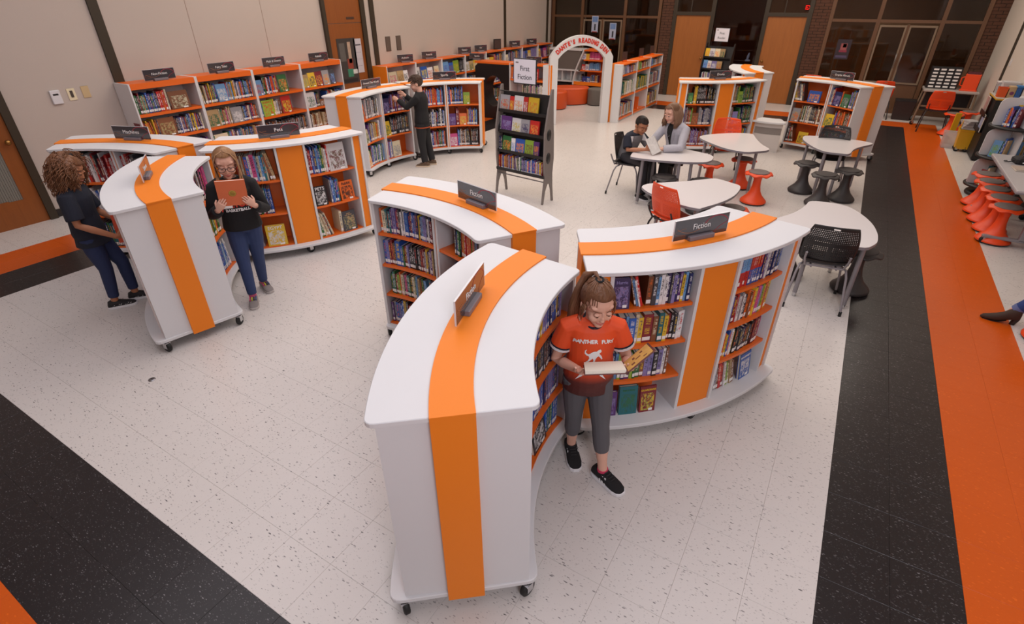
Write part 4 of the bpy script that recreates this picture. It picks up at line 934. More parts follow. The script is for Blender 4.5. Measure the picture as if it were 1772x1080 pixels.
def frame(d, ref):
    d = V(d).normalized(); n = (V(ref) - d * V(ref).dot(d)).normalized(); return d, n, d.cross(n)
def oval(c, a, b, ra, rb, n=18): return [c + a * ra * math.cos(2 * math.pi * i / n) + b * rb * math.sin(2 * math.pi * i / n) for i in range(n)]
def limb(mb, pts, rad, n=14): return mb.tube(pts, rad, n)
def along(a, b, t): return V(a) + (V(b) - V(a)) * t
def torso(mb, J, lv, infl, k, t0=None, t1=None, bulge=0):
    """lv: (t, half width, half depth); t 0 pelvis .. 1 neck base"""
    P, Nk = V(J['pelvis']), V(J['neck']); mid = along(P, Nk, .5) + V(J.get('bow', (0, 0, 0)))
    hl = (V(J['hip_l']) - V(J['hip_r'])).normalized(); sl = (V(J['sh_l']) - V(J['sh_r'])).normalized(); rg = []
    for t, w, d in lv:
        c = P * (1 - t) ** 2 + mid * 2 * t * (1 - t) + Nk * t * t if 0 <= t <= 1 else along(P, Nk, t)
        lat = (hl * (1 - min(1, max(0, t))) + sl * min(1, max(0, t))).normalized(); up = (Nk - P).normalized(); dep = up.cross(lat).normalized() * -1
        rg.append(oval(c, lat, dep, (w * k + infl), (d * k + infl), 22))
    mb.rings(rg, smooth=True); return mb
LV = [(-.20, .085, .075), (-.10, .118, .09), (0, .128, .096), (.18, .118, .088), (.38, .108, .082), (.6, .118, .088), (.78, .128, .088), (.90, .122, .074), (.98, .085, .055), (1.04, .046, .046)]
HAND = []
def hand(mb, fb, wr, d, nrm, curl, side, k, spread=.0, thumb=1.0):
    """palm goes to MB (remeshed), fingers to FB. nrm: the way the palm faces; side +1 when the thumb lies along d x nrm"""
    wr = V(wr); d, n, l = frame(d, nrm); l = l * side; q = k
    mb.rings([oval(wr + d * x * q, l, n, w * q, h * q, 14) for x, w, h in ((-.012, .021, .018), (.012, .026, .0155), (.035, .034, .0145), (.058, .036, .013), (.074, .033, .011))], smooth=True)
    for i, (ln, off) in enumerate(((.056, .0), (.063, .004), (.058, .002), (.046, -.006))):
        b = wr + d * (.060 + off) * q + l * (.0255 - .0172 * i) * q; p = [b - d * .012 * q, b]; a = .12
        for s in range(3):
            a += curl * (.55, .75, .6)[s]; p.append(p[-1] + (d * math.cos(a) + n * math.sin(a) + l * spread * (1.5 - i)) * ln * q * (.45, .32, .25)[s])
        fb.tube(p, [.0082 * q, .0082 * q, .0075 * q, .0068 * q, .0052 * q], 8)
    b = wr + d * .018 * q + l * .022 * q; p = [b - l * .008 * q, b]; v = (d * .62 + l * .66 + n * .35).normalized()
    for s in range(2):
        p.append(p[-1] + v * (.034, .028)[s] * q); v = (v + (d * .5 + n * .5 - l * .35) * thumb).normalized()
    fb.tube(p, [.0115 * q, .0112 * q, .0092 * q, .0066 * q], 8)
def head_axes(yaw, pitch, roll=0):
    M = Matrix.Rotation(R(yaw), 3, 'Z') @ Matrix.Rotation(R(pitch), 3, 'Y') @ Matrix.Rotation(R(roll), 3, 'X'); return M
def head(mb, hc, M, s, wide=1.0):
    E = lambda f, l, u, a, b, c, n=18, m=12: mb.ell(V(hc) + M @ V((f, l, u)) * s, a * s, b * s, c * s, M, n, m)
    E(-.012, 0, .030, .096, .076 * wide, .083); E(.022, 0, -.028, .067, .060 * wide, .072); E(.040, 0, -.070, .042, .040 * wide, .034)
    E(.066, 0, -.086, .020, .024, .016); E(.083, 0, -.024, .016, .011, .022); E(.091, 0, -.033, .0115, .0125, .009); E(.080, 0, .0, .012, .007, .02)
    for q in (1, -1):
        E(.054, .036 * q, -.034, .030, .024, .026); E(-.008, .076 * wide * q, -.008, .020, .008, .031); E(.056, .030 * q, .034, .021, .028, .014)
    E(.074, 0, -.058, .016, .022, .012)
SKINS = {}
def skin(name, c): return mat('skin_' + name, c, .5, var=.06, vscale=18, spec=.35)
def face(t, hc, M, s, brow_m, iris, lid_m, lip, down=.5, smile=0, glasses=None):
    W_ = lambda f, l, u: V(hc) + M @ V((f, l, u)) * s
    ew = mat('eye_white', (216, 208, 204), .25); im = mat('iris_' + iris, {'brown': (58, 38, 28), 'blue': (70, 86, 100)}[iris], .2); br = brow_m
    for q in (1, -1):
        e = MB().ell(W_(.0775, .031 * q, .004), .0108 * s, .0128 * s, .0098 * s, M, 12, 8).build('eye', ew, t)
        MB().ell(W_(.0868, .031 * q, .003 - .005 * down), .004 * s, .0062 * s, .0062 * s, M, 10, 6).build('iris', im, e)
        h = .004 + .0085 * (1 - down)
        MB().ell(W_(.0788, .031 * q, .0115 - .0058 * down), .0122 * s, .0146 * s, .0092 * s, M, 12, 8).build('eyelid', lid_m, t)
        MB().tube([W_(.0835, .018 * q, .004 - .006 * down), W_(.0900, .030 * q, .004 - .007 * down), W_(.082, .043 * q, .003 - .005 * down)], [.0007 * s, .0013 * s, .0007 * s], 6).build('eyelash', mat('lash_dark', (40, 28, 24), .6), t)
        MB().tube([W_(.088, .012 * q, .026), W_(.0855, .032 * q, .031), W_(.069, .052 * q, .025)], [.0016 * s, .0026 * s, .0011 * s], 6).build('eyebrow', br, t)
    m_ = smile * .006
    MB().tube([W_(.077, .024, -.058 + m_), W_(.0895, .010, -.0565), W_(.0895, 0, -.058), W_(.0895, -.010, -.0565), W_(.077, -.024, -.058 + m_)], [.0015 * s, .0042 * s, .0042 * s, .0042 * s, .0015 * s], 8).tube([W_(.079, .016, -.0625 + m_ * .5), W_(.0885, 0, -.0655), W_(.079, -.016, -.0625 + m_ * .5)], [.0015 * s, .0050 * s, .0015 * s], 8).build('mouth', lip, t)
    if smile > .5: MB().tube([W_(.082, .016, -.0585 + m_ * .6), W_(.0915, 0, -.0615), W_(.082, -.016, -.0585 + m_ * .6)], [.001 * s, .003 * s, .001 * s], 6).build('teeth', mat('teeth_white', (226, 220, 210), .3), t)
    if glasses:
        g = MB()
        for q in (1, -1):
            c = W_(.104, .033 * q, .002); g.tube([c + M @ V((0, .027 * math.cos(a), .020 * math.sin(a))) * s for a in [2 * math.pi * i / 20 for i in range(21)]], .0024 * s, 6, cap=False)
            g.tube([W_(.104, .059 * q, .006), W_(.06, .078 * q, .006), W_(-.01, .082 * q, .0)], .0022 * s, 6)
        g.tube([W_(.104, .008, .006), W_(.106, 0, .009), W_(.104, -.008, .006)], .0024 * s, 6); g.build('glasses', glasses, t)
def hair_mat(name, a, b):
    m, nt, bs = nodes('hair_' + name, .5); tc = N(nt, 'ShaderNodeTexCoord'); mp = N(nt, 'ShaderNodeMapping'); mp.inputs['Scale'].default_value = (90, 90, 9)
    n = N(nt, 'ShaderNodeTexNoise', Scale=1.0, Detail=3); nt.links.new(tc.outputs['Object'], mp.inputs[0]); nt.links.new(mp.outputs[0], n.inputs[0])
    nt.links.new(mixc(nt, n.outputs[0], lin(a), lin(b)), bs.inputs['Base Color']); bp = N(nt, 'ShaderNodeBump', Strength=.5, Distance=.01); nt.links.new(n.outputs[0], bp.inputs['Height']); nt.links.new(bp.outputs[0], bs.inputs['Normal']); return m
def cap(mb, hc, M, s, line=.045, side=-.02, nape=-.06, puff=1.09, fr=.055, n=30, m=20):
    """scalp of hair: a thick shell that leaves the face open"""
    def pt(i, j, g):
        th = math.pi * i / m; ph = 2 * math.pi * j / n
        return V((-.012 + .096 * g * math.sin(th) * math.cos(ph), .076 * g * math.sin(th) * math.sin(ph) * 1.02, .030 + .083 * g * math.cos(th)))
    def keep(p):
        if p.x > fr: return p.z > line
        if p.x > .005: return p.z > side + (line - side) * max(0, (p.x - .005) / (fr - .005)) ** .8
        return p.z > nape
    for i in range(m):
        for j in range(n):
            q = [pt(i, j, puff), pt(i + 1, j, puff), pt(i + 1, j + 1, puff), pt(i, j + 1, puff)]
            if not keep(sum(q, V((0, 0, 0))) / 4): continue
            r_ = [pt(i, j, .93), pt(i + 1, j, .93), pt(i + 1, j + 1, .93), pt(i, j + 1, .93)]
            P8 = [V(hc) + M @ v * s for v in q + r_]
            mb.add(P8, [(0, 1, 2, 3), (7, 6, 5, 4), (0, 4, 5, 1), (1, 5, 6, 2), (2, 6, 7, 3), (3, 7, 4, 0)], 0, True)
def weld(o):
    bm = bmesh.new(); bm.from_mesh(o.data); bmesh.ops.remove_doubles(bm, verts=bm.verts, dist=.0003); bm.to_mesh(o.data); bm.free(); return o
def shoe(t, ank, yaw, k, up_m, sole_m, name='shoe', stripes=None, laces=None, high=.0, heel=0):
    M = Matrix.Translation((ank[0], ank[1], 0)) @ Matrix.Rotation(R(yaw), 4, 'Z'); z0 = .016
    R_ = [(-.066, .018, .040), (-.058, .029, .068), (-.035, .034, .078 + high), (.0, .036, .080 + high), (.035, .037, .070), (.07, .040, .054), (.105, .041, .043), (.135, .034, .034), (.152, .016, .022)]
    rg = []
    for x, w, h in R_:
        n = 16; rg.append([(x * k, w * k * math.copysign(abs(math.cos(a)) ** .7, math.cos(a)), z0 * k + (h - z0) * k * .5 * (1 + math.copysign(abs(math.sin(a)) ** .75, math.sin(a)))) for a in [2 * math.pi * i / n for i in range(n)]])
    s = MB().rings(rg, M=M).build(name, up_m, t)
    ol = [(-.070, .014), (-.064, .026), (-.04, .036), (0, .038), (.04, .039), (.08, .043), (.112, .043), (.142, .034), (.158, .015)]
    poly = [(x * k, -w * k) for x, w in ol] + [(x * k, w * k) for x, w in ol[::-1]]
    MB().prism(poly, 0, .022 * k, M=M, b=.003).build('sole', sole_m, s)
    if stripes:
        for q in (1, -1):
            for i in range(3):
                x = (.012 + .019 * i) * k; mb = MB()
                mb.add([(x, q * .0385 * k, .024 * k), (x + .009 * k, q * .0385 * k, .024 * k), (x + .002 * k, q * .031 * k, .064 * k), (x - .007 * k, q * .031 * k, .064 * k)] + [(x, q * .036 * k, .024 * k), (x + .009 * k, q * .036 * k, .024 * k), (x + .002 * k, q * .028 * k, .064 * k), (x - .007 * k, q * .028 * k, .064 * k)], [(0, 1, 2, 3), (7, 6, 5, 4), (0, 4, 5, 1), (1, 5, 6, 2), (2, 6, 7, 3), (3, 7, 4, 0)], M=M)
                mb.build('stripe', stripes, s)
    if laces:
        mb = MB()
        for i in range(4): mb.tube([((.03 + .016 * i) * k, -.016 * k, (.076 - .006 * i) * k), ((.034 + .016 * i) * k, 0, (.081 - .006 * i) * k), ((.03 + .016 * i) * k, .016 * k, (.076 - .006 * i) * k)], .0028 * k, 6, M=M)
        mb.build('laces', laces, s)
    return s
def person(label, xy, yaw, J, k, sk, vox=.0045, hs=1.0, hp=(0, 0, 0), wide=1.0, hands=()):
    t = thing('person', label, 'person', (xy[0], xy[1], 0), yaw); mb, fb = MB(), MB(); M = head_axes(*hp)
    torso(mb, J, LV, -.006, k)
    for s in 'lr':
        limb(mb, [along(J['neck'], J['sh_' + s], .45), J['sh_' + s], along(J['sh_' + s], J['el_' + s], .5), J['el_' + s], along(J['el_' + s], J['wr_' + s], .35), J['wr_' + s]], [.040 * k, .042 * k, .036 * k, .029 * k, .030 * k, .0205 * k])
        limb(mb, [J['hip_' + s], along(J['hip_' + s], J['kn_' + s], .35), J['kn_' + s], along(J['kn_' + s], J['an_' + s], .35), along(J['kn_' + s], J['an_' + s], .8), J['an_' + s]], [.068 * k, .062 * k, .044 * k, .046 * k, .030 * k, .029 * k])
        a = V(J['an_' + s]); limb(mb, [a + V((0, 0, .01)), (a.x, a.y, .045 * k)], [.029 * k, .03 * k])
    limb(mb, [V(J['neck']) - V((0, 0, .03)), V(J['neck']), V(J['head']) + M @ V((-.018, 0, -.055)) * hs], [.05 * k, .043 * k, .043 * k])
    head(mb, J['head'], M, hs, wide)
    for h in hands: hand(mb, fb, *h)
    me = joined(remesh(mb, vox, 3, .45), fb, [sk]); me.name = 'body'; link('body', setmat(me, [sk]), t)
    return t, M
def cloth(t, name, mats, build, vox, cutz=None, pick=None, it=4):
    mb = MB(); build(mb); me = remesh(mb, vox, it, .5)
    if cutz is not None:
        bm = bmesh.new(); bm.from_mesh(me); g = bm.verts[:] + bm.edges[:] + bm.faces[:]
        bmesh.ops.bisect_plane(bm, geom=g, plane_co=cutz[0], plane_no=cutz[1], clear_inner=True)
        bmesh.ops.holes_fill(bm, edges=[e for e in bm.edges if e.is_boundary]); bm.to_mesh(me); bm.free()
        me.polygons.foreach_set('use_smooth', [True] * len(me.polygons))
    me.name = name; return link(name, setmat(me, mats if isinstance(mats, list) else [mats], pick), t)
def sleeve(mb, J, s, k, upto, r0, r1, infl=0):
    """upto 0..1 along the upper arm, 1..2 along the forearm; flat cuff"""
    sh, el, wr = V(J['sh_' + s]), V(J['el_' + s]), V(J['wr_' + s]); P = [along(J['neck'], sh, .5), sh, along(sh, el, .5 if upto >= 1 else upto * .55)]
    if upto >= 1: P += [el, along(el, wr, .45), along(el, wr, upto - 1)] if upto > 1.5 else [el, along(el, wr, upto - 1)]
    else: P += [along(sh, el, upto)]
    n = len(P); limb(mb, P, [(r0 + (r1 - r0) * i / (n - 1)) * k + infl for i in range(n)]); return P[-2], P[-1]
def trouser(mb, J, s, k, upto, r, infl=0):
    h, kn, an = V(J['hip_' + s]), V(J['kn_' + s]), V(J['an_' + s]); P = [h + V((0, 0, .02)), along(h, kn, .4), kn, along(kn, an, .4), along(kn, an, upto)]
    limb(mb, P, [x * k + infl for x in r])
def on_cloth(o, txt, size, m, p, n, up, width=1.0, bold=0, ext=.0004):
    """lettering printed on clothing: projected on to the cloth mesh"""
    me = text_mesh(txt, size, 0, bold, width).copy(); me.materials.clear(); me.materials.append(m)
    press(o, me, p, n, up); return link('lettering', me, o)
def press(o, me, p, n, up, off=.0025):
    bm = bmesh.new(); bm.from_mesh(me); bmesh.ops.triangulate(bm, faces=bm.faces)
    for _ in range(2): bmesh.ops.subdivide_edges(bm, edges=[e for e in bm.edges if e.calc_length() > .012], cuts=1)
    n = V(n).normalized(); up = V(up); r = up.cross(n).normalized(); u = n.cross(r); bvh = BVHTree.FromPolygons([v.co for v in o.data.vertices], [list(f.vertices) for f in o.data.polygons])
    for v in bm.verts:
        q = V(p) + r * v.co.x + u * v.co.y + n * .15; h = bvh.ray_cast(q, -n)
        v.co = (h[0] + n * off) if h[0] is not None else q - n * .15
    bm.to_mesh(me); bm.free()
def poly_print(o, name, m, poly, p, n, up):
    me = bpy.data.meshes.new(name); me.from_pydata([(x, y, 0) for x, y in poly], [], [list(range(len(poly)))]); me.materials.append(m); press(o, me, p, n, up, .003); return link(name, me, o)
def held_book(name, label, M, w, h, th, col, extra=None):
    t = link(name, None); t.matrix_world = M; tag(t, label, 'book')
    MB().box(-w / 2, w / 2, -h / 2, h / 2, th / 2 - .0025, th / 2).box(-w / 2, w / 2, -h / 2, h / 2, -th / 2, -th / 2 + .0025).box(-w / 2 - .002, -w / 2, -h / 2, h / 2, -th / 2, th / 2).build('cover', mat(name + '_cover_%d' % col[0], col, .4, var=.06, vscale=20), t)
    MB().box(-w / 2, w / 2 - .004, -h / 2 + .004, h / 2 - .004, -th / 2 + .0025, th / 2 - .0025).build('pages', PAPER, t); return t
def L2W(t, v): return Matrix.Translation(t.location) @ Matrix.Rotation(t.rotation_euler.z, 4, 'Z') @ V(v)
def basis(o, x, y):
    x = V(x).normalized(); y = V(y); y = (y - x * y.dot(x)).normalized(); z = x.cross(y); return Matrix(((x.x, y.x, z.x, o[0]), (x.y, y.y, z.y, o[1]), (x.z, y.z, z.z, o[2]), (0, 0, 0, 1)))
FAIR = skin('fair', (222, 172, 150)); TAN_ = skin('tan', (176, 118, 86)); DEEP = skin('brown', (176, 120, 90)); LIP = mat('lip_pink', (190, 108, 100), .45); LIPD = mat('lip_brown', (146, 84, 72), .45)
DENIM = mat('blue_denim', (44, 60, 100), .8, var=.16, vscale=14, bump=.2, bscale=400); BLACKC = mat('black_knit', (24, 23, 25), .9, bump=.25, bscale=260, var=.1); NAVYC = mat('navy_cotton', (30, 33, 46), .9, bump=.2, bscale=220, var=.08)
GREYC = mat('charcoal_leggings', (92, 90, 94), .85, bump=.25, bscale=500, var=.07); WHITEC = mat('white_cuff', (226, 224, 226), .8)
# ---- A: girl in the orange jersey
JA = dict(pelvis=(0, 0, .705), neck=(.015, 0, 1.055), head=(.060, .006, 1.175), sh_l=(.01, .132, 1.005), sh_r=(.01, -.132, 1.005), el_l=(.02, .195, .815), el_r=(.0, -.185, .79), wr_l=(.20, .165, .885), wr_r=(.17, -.075, .84),
          hip_l=(0, .066, .655), hip_r=(0, -.066, .655), kn_l=(.075, .085, .375), kn_r=(-.015, -.062, .375), an_l=(.13, .115, .075), an_r=(-.08, -.055, .075))
hA = [((.20, .165, .885), (.78, -.2, .36), (-.35, -.15, .9), .55, -1, .92), ((.17, -.075, .84), (.82, .30, .34), (-.35, .1, .9), .5, 1, .92)]
t, M = person('girl in orange jersey and grey leggings reading an open book between two cases', (-1.335, -.235), -60, JA, .98, FAIR, .0036, 1.0, (14, 19, 0), 1.0, hA)
JER, ntj, bj = nodes('orange_jersey', .6)
tcj = N(ntj, 'ShaderNodeTexCoord'); spj = N(ntj, 'ShaderNodeSeparateXYZ'); ntj.links.new(tcj.outputs['Object'], spj.inputs[0])
mr = N(ntj, 'ShaderNodeMapRange'); mr.inputs['From Min'].default_value = .60; mr.inputs['From Max'].default_value = .80; ntj.links.new(spj.outputs[2], mr.inputs[0])
wv_ = N(ntj, 'ShaderNodeTexWave', Scale=42, Distortion=0); ntj.links.new(tcj.outputs['Object'], wv_.inputs[0]); wv_.bands_direction = 'Z'
cr = N(ntj, 'ShaderNodeValToRGB'); ntj.links.new(mr.outputs[0], cr.inputs[0]); e = cr.color_ramp.elements; e[0].color = lin((38, 24, 26)) + (1,); e[1].color = lin((226, 78, 30)) + (1,); e[1].position = .86
e2 = cr.color_ramp.elements.new(.5); e2.color = lin((88, 34, 28)) + (1,)
kk = fn(ntj, 'MULTIPLY', fn(ntj, 'MULTIPLY', wv_.outputs['Fac'], .22), fn(ntj, 'SUBTRACT', 1.0, mr.outputs[0])); ntj.links.new(mixc(ntj, kk, cr.outputs[0], lin((170, 70, 50))), bj.inputs['Base Color'])
cuffs = []
def bA(mb):
    torso(mb, JA, [(-.26, .142, .11)] + [(q, w + (.010 if q < .5 else .004), d + (.010 if q < .5 else .004)) for q, w, d in LV[1:]], .006, .98)
    for s in 'lr': cuffs.append(sleeve(mb, JA, s, .98, .58, .052, .060))
sA = cloth(t, 'jersey', JER, bA, .0045, ((0, 0, .607), (0, 0, 1)))
for a_, b_ in cuffs:
    d = (b_ - a_).normalized(); MB().tube([b_ - d * .020, b_ - d * .012], .0605, 18).build('cuff_band', NAVYC, t); MB().tube([b_ - d * .011, b_ + d * .003], .0605, 18).build('cuff_band', WHITEC, t)
nk = V(JA['neck']); MB().tube([nk + V((.012 + .052 * math.cos(a), .052 * math.sin(a), .004 - .022 * math.cos(a))) for a in [2 * math.pi * i / 24 for i in range(25)]], .008, 8, cap=False).build('collar', NAVYC, t)
nA = (1, .08, .1)
for i, ch in enumerate('PANTHER FURY'):
    if ch == ' ': continue
    x = (i - 5.5) * .0175; on_cloth(sA, ch, .030, INKW, (.1, x * 1.0, .955 + .016 * math.cos(x * 11)), nA, (0, -x * 2.0, 1), bold=.0012)
cat_ = [(-.045, .035), (-.038, .044), (-.026, .042), (-.016, .034), (.004, .033), (.024, .022), (.034, .018), (.048, .024), (.050, .034), (.044, .040), (.047, .043), (.056, .036), (.056, .020), (.044, .010), (.032, .008), (.026, -.004), (.034, -.018), (.046, -.026), (.050, -.036), (.040, -.034), (.028, -.024), (.014, -.012), (.006, -.006), (.0, -.014), (.004, -.026), (.012, -.036), (.0, -.038), (-.008, -.026), (-.012, -.010), (-.020, .002), (-.030, .006), (-.040, -.002), (-.050, -.014), (-.056, -.010), (-.048, .006), (-.036, .016), (-.034, .024), (-.042, .026)]
poly_print(sA, 'panther_emblem', INKW, [(-x * .85, y * 1.15) for x, y in cat_], (.1, .004, .873), nA, (0, 0, 1))
for q in (1, -1): poly_print(sA, 'flash_print', INKW, [(q * .05, .03), (q * .058, -.005), (q * .082, -.045), (q * .045, -.012)], (.1, 0, .765), nA, (0, 0, 1))
def bAl(mb):
    torso(mb, JA, LV[:5], .002, .98)
    for s in 'lr': trouser(mb, JA, s, .98, .55, (.078, .072, .052, .050, .043))
cloth(t, 'leggings', GREYC, bAl, .0045, ((0, 0, .10), (0, 0, 1)))
for s, yw in (('l', 40), ('r', 8)):
    a = JA['an_' + s]; MB().tube([(a[0], a[1], .055), (a[0], a[1], .088)], .033, 16).build('sock', mat('pink_sock', (206, 60, 96), .9) if s == 'l' else BLACKC, t)
    shoe(t, a, yw, 1.06, BLACKC, WHITEC, stripes=INKW, laces=mat('black_lace', (44, 42, 44), .8))
face(t, JA['head'], M, 1.0, mat('brow_brown', (110, 74, 54), .8), 'brown', FAIR, LIP, .95)
HB = hair_mat('brown', (96, 62, 42), (134, 92, 64)); mb = MB(); hc = V(JA['head'])
cap(mb, hc, M, 1.0, .080, .0, -.055, 1.10, .035)
RH = random.Random(3); tie = hc + M @ V((-.045, 0, .122))
for i in range(130):   # combed up to the tie
    ph = RH.uniform(.5, 2 * math.pi - .5); th = RH.uniform(.9, 1.75); st = hc + M @ V((-.012 + .101 * math.sin(th) * math.cos(ph), .080 * math.sin(th) * math.sin(ph), .03 + .087 * math.cos(th)))
    if (M.inverted() @ (st - hc)).x > .05 and (M.inverted() @ (st - hc)).z < .05: continue
    md = along(st, tie, .5); out = (md - hc).normalized() * .016; mb.tube([st, along(st, tie, .3) + out, along(st, tie, .7) + out * .8, tie], [.002, .0035, .0035, .002], 5)
for i in range(90):   # the tail spills over her back and shoulder
    a, b = RH.uniform(-1, 1), RH.uniform(-1, 1); sd = -.085 - .03 * a
    P = [tie, tie + V((-.03, sd * .25, .025)), tie + V((-.075 + .02 * b, sd * .6, -.01)), hc + V((-.105 + .025 * b, sd * .9, .02)), hc + V((-.10 + .03 * b, sd * 1.15, -.07)), hc + V((-.105 + .03 * b, sd * 1.2, -.14 - .05 * RH.random())), hc + V((-.115 + .03 * b, sd * 1.1, -.21 - .09 * RH.random()))]
    mb.tube(P, [.004, .006, .0068, .0064, .0055, .004, .0012], 5)
for q in (1, -1):     # loose strands by the ears
    for i in range(4): mb.tube([hc + M @ V((.035 - .01 * i, .078 * q, .03)), hc + M @ V((.035 - .012 * i, .086 * q, -.03)), hc + M @ V((.03 - .014 * i, .082 * q, -.09 - .012 * i))], [.004, .0035, .001], 5)
weld(mb.build('hair', HB, t)); MB().tube([tie + M @ V((.018 * math.cos(a), .018 * math.sin(a), 0)) for a in [2 * math.pi * i / 14 for i in range(15)]], .006, 6, cap=False).build('hair_tie', BLACKC, t)
MB().ell(hc + M @ V((-.004, -.084, -.038)), .004, .004, .005).build('earring', CHROME, t)
# the open book in her hands
bw = thing('open_book', 'open hardback with gold and maroon inside cover held by girl in orange', 'book', (0, 0, 0)); o_ = L2W(t, (.265, .135, .922)); Rz = Matrix.Rotation(R(-60), 3, 'Z')
bw.matrix_world = basis(o_, Rz @ V((-.05, -1, -.10)), Rz @ V((.88, -.05, .43)))
MB().box(.004, .195, -.115, .115, .005, .020).build('page_block', PAPER, bw); MB().box(0, .20, -.12, .12, 0, .005).build('back_board', mat('maroon_board', (92, 40, 36), .5), bw)
Mh = Matrix.Rotation(R(38), 4, 'Y'); MB().box(-.170, 0, -.12, .12, .0, .005, M=Mh).build('front_board', mat('maroon_board'), bw); MB().box(-.160, -.012, -.11, .11, .005, .0062, M=Mh).build('endpaper', mat('gold_endpaper', (206, 160, 84), .6, var=.3, vscale=26), bw)
pr = MB()
for i, (x, y, w_, h_) in enumerate([(-.12, -.06, .016, .03), (-.10, .0, .03, .02), (-.06, .04, .02, .03), (-.13, .06, .02, .018), (-.07, -.05, .014, .04)]): pr.box(x, x + w_, y, y + h_, .0062, .0067, M=Mh)
pr.build('endpaper_print', mat('umber_print', (116, 70, 44), .6), bw); MB().tube([(0, -.12, .004), (0, .12, .004)], .009, 8).build('spine', mat('maroon_board'), bw)
# ---- B: girl with glasses
JB = dict(pelvis=(-.05, 0, .775), neck=(-.03, 0, 1.165), head=(.02, .0, 1.305), sh_l=(-.03, .145, 1.10), sh_r=(-.03, -.145, 1.10), el_l=(.0, .205, .875), el_r=(.0, -.205, .875), wr_l=(.215, .135, .985), wr_r=(.215, -.135, .985),
          hip_l=(-.05, .068, .715), hip_r=(-.05, -.068, .715), kn_l=(-.10, .05, .42), kn_r=(.02, -.075, .41), an_l=(-.24, .03, .075), an_r=(.03, -.08, .075))
hB = [((.215, .135, .985), (.28, -.55, .80), (-.85, -.35, .1), .30, -1, .95), ((.215, -.135, .985), (.28, .55, .80), (-.85, .35, .1), .30, 1, .95)]
t, M = person('girl with glasses in a black sweatshirt and jeans reading an orange book', (-4.80, .07), -33, JB, 1.04, FAIR, .0045, 1.06, (0, 16, 0), 1.0, hB)
def bB(mb):
    torso(mb, JB, [(-.16, .142, .112), (-.10, .148, .118)] + [(q, w + .016, d + .016) for q, w, d in LV[2:-1]] + [(1.03, .062, .060)], .008, 1.04)
    for s in 'lr': sleeve(mb, JB, s, 1.04, 1.86, .060, .046)
sB = cloth(t, 'sweatshirt', BLACKC, bB, .006, ((0, 0, .725), (0, 0, 1)))
on_cloth(sB, 'MILTON', .062, INKR, (.1, 0, .965), (1, 0, .1), (0, 0, 1), bold=.003); on_cloth(sB, 'BASKETBALL', .034, INKW, (.1, 0, .918), (1, 0, .1), (0, 0, 1), bold=.0015)
def bBj(mb):
    torso(mb, JB, LV[:5], .004, 1.04)
    for s in 'lr': trouser(mb, JB, s, 1.04, .93, (.080, .074, .053, .048, .040))
cloth(t, 'jeans', DENIM, bBj, .006, ((0, 0, .085), (0, 0, 1)))
for s, yw in (('l', 18), ('r', -4)):
    a = JB['an_' + s]; MB().tube([(a[0], a[1], .05), (a[0], a[1], .105)], .033, 14).build('sock', mat('pink_print_sock', (190, 84, 116), .9, var=.5, vscale=60), t)
    sh = shoe(t, a, yw, 1.0, mat('grey_shoe_fabric', (128, 120, 118), .8), mat('pale_sole', (176, 168, 164), .7)); Ms = Matrix.Translation((a[0], a[1], 0)) @ Matrix.Rotation(R(yw), 4, 'Z')
    for c_, y0 in (((206, 190, 60), -.012), ((60, 60, 66), .004), ((196, 74, 110), -.030), ((74, 84, 120), .022)): MB().box(.0, .055, y0, y0 + .009, .060, .083, M=Ms @ Matrix.Rotation(R(12), 4, 'Y')).build('bright_lace', mat('lace_%d' % c_[0], c_, .8), sh)
face(t, JB['head'], M, 1.06, mat('brow_brown'), 'blue', FAIR, LIP, .8, 0, mat('dark_glasses_frame', (40, 30, 30), .35))
HL = hair_mat('dark_blonde', (134, 96, 64), (176, 132, 92)); mb = MB(); hc = V(JB['head']); cap(mb, hc, M, 1.06, .082, .0, -.07, 1.11, .035)
for i in range(240):
    q = RH.choice((1, -1)); a = RH.random() ** .8; f0 = .048 - .135 * a; w_ = RH.uniform(.0, 1)
    P = [hc + M @ V((f0 * .75, .006 * q, .116 - .035 * a * a)) * 1.06, hc + M @ V((f0 * .95, .050 * q, .096 - .02 * a)) * 1.06, hc + M @ V((f0, .080 * q, .035)) * 1.06, hc + M @ V((f0 * .95, .084 * q, -.04)) * 1.06, hc + V((f0 * .9 + .012, (.078 + .02 * w_) * q, -.12)), hc + V((f0 * .7 + .045, (.070 + .04 * w_) * q, -.19 - .08 * RH.random()))]
    mb.tube(P, [.003, .004, .0048, .0048, .0044, .0012], 5)
weld(mb.build('hair', HL, t))
bp_ = L2W(t, (.228, .0, 1.115)); Rz = Matrix.Rotation(R(-33), 3, 'Z')
b = held_book('orange_book', 'orange hardback held up by the girl with glasses', basis(bp_, Rz @ V((0, 1, -.05)), Rz @ V((.22, -.03, .95))), .215, .225, .020, (214, 106, 60))
text('*', .06, mat('gold_stamp', (190, 150, 60), .4), b, (0, .0, .0112), (0, 0, 1), up=(0, 1, 0)); MB().lathe([(.026, .011), (.028, .0116), (.022, .0118), (.020, .011)], 20).build('stamped_emblem', mat('gold_stamp'), b)
MB().box(-.09, -.02, -.135, -.112, .009, .012).build('paper_slip', LABELW, b)
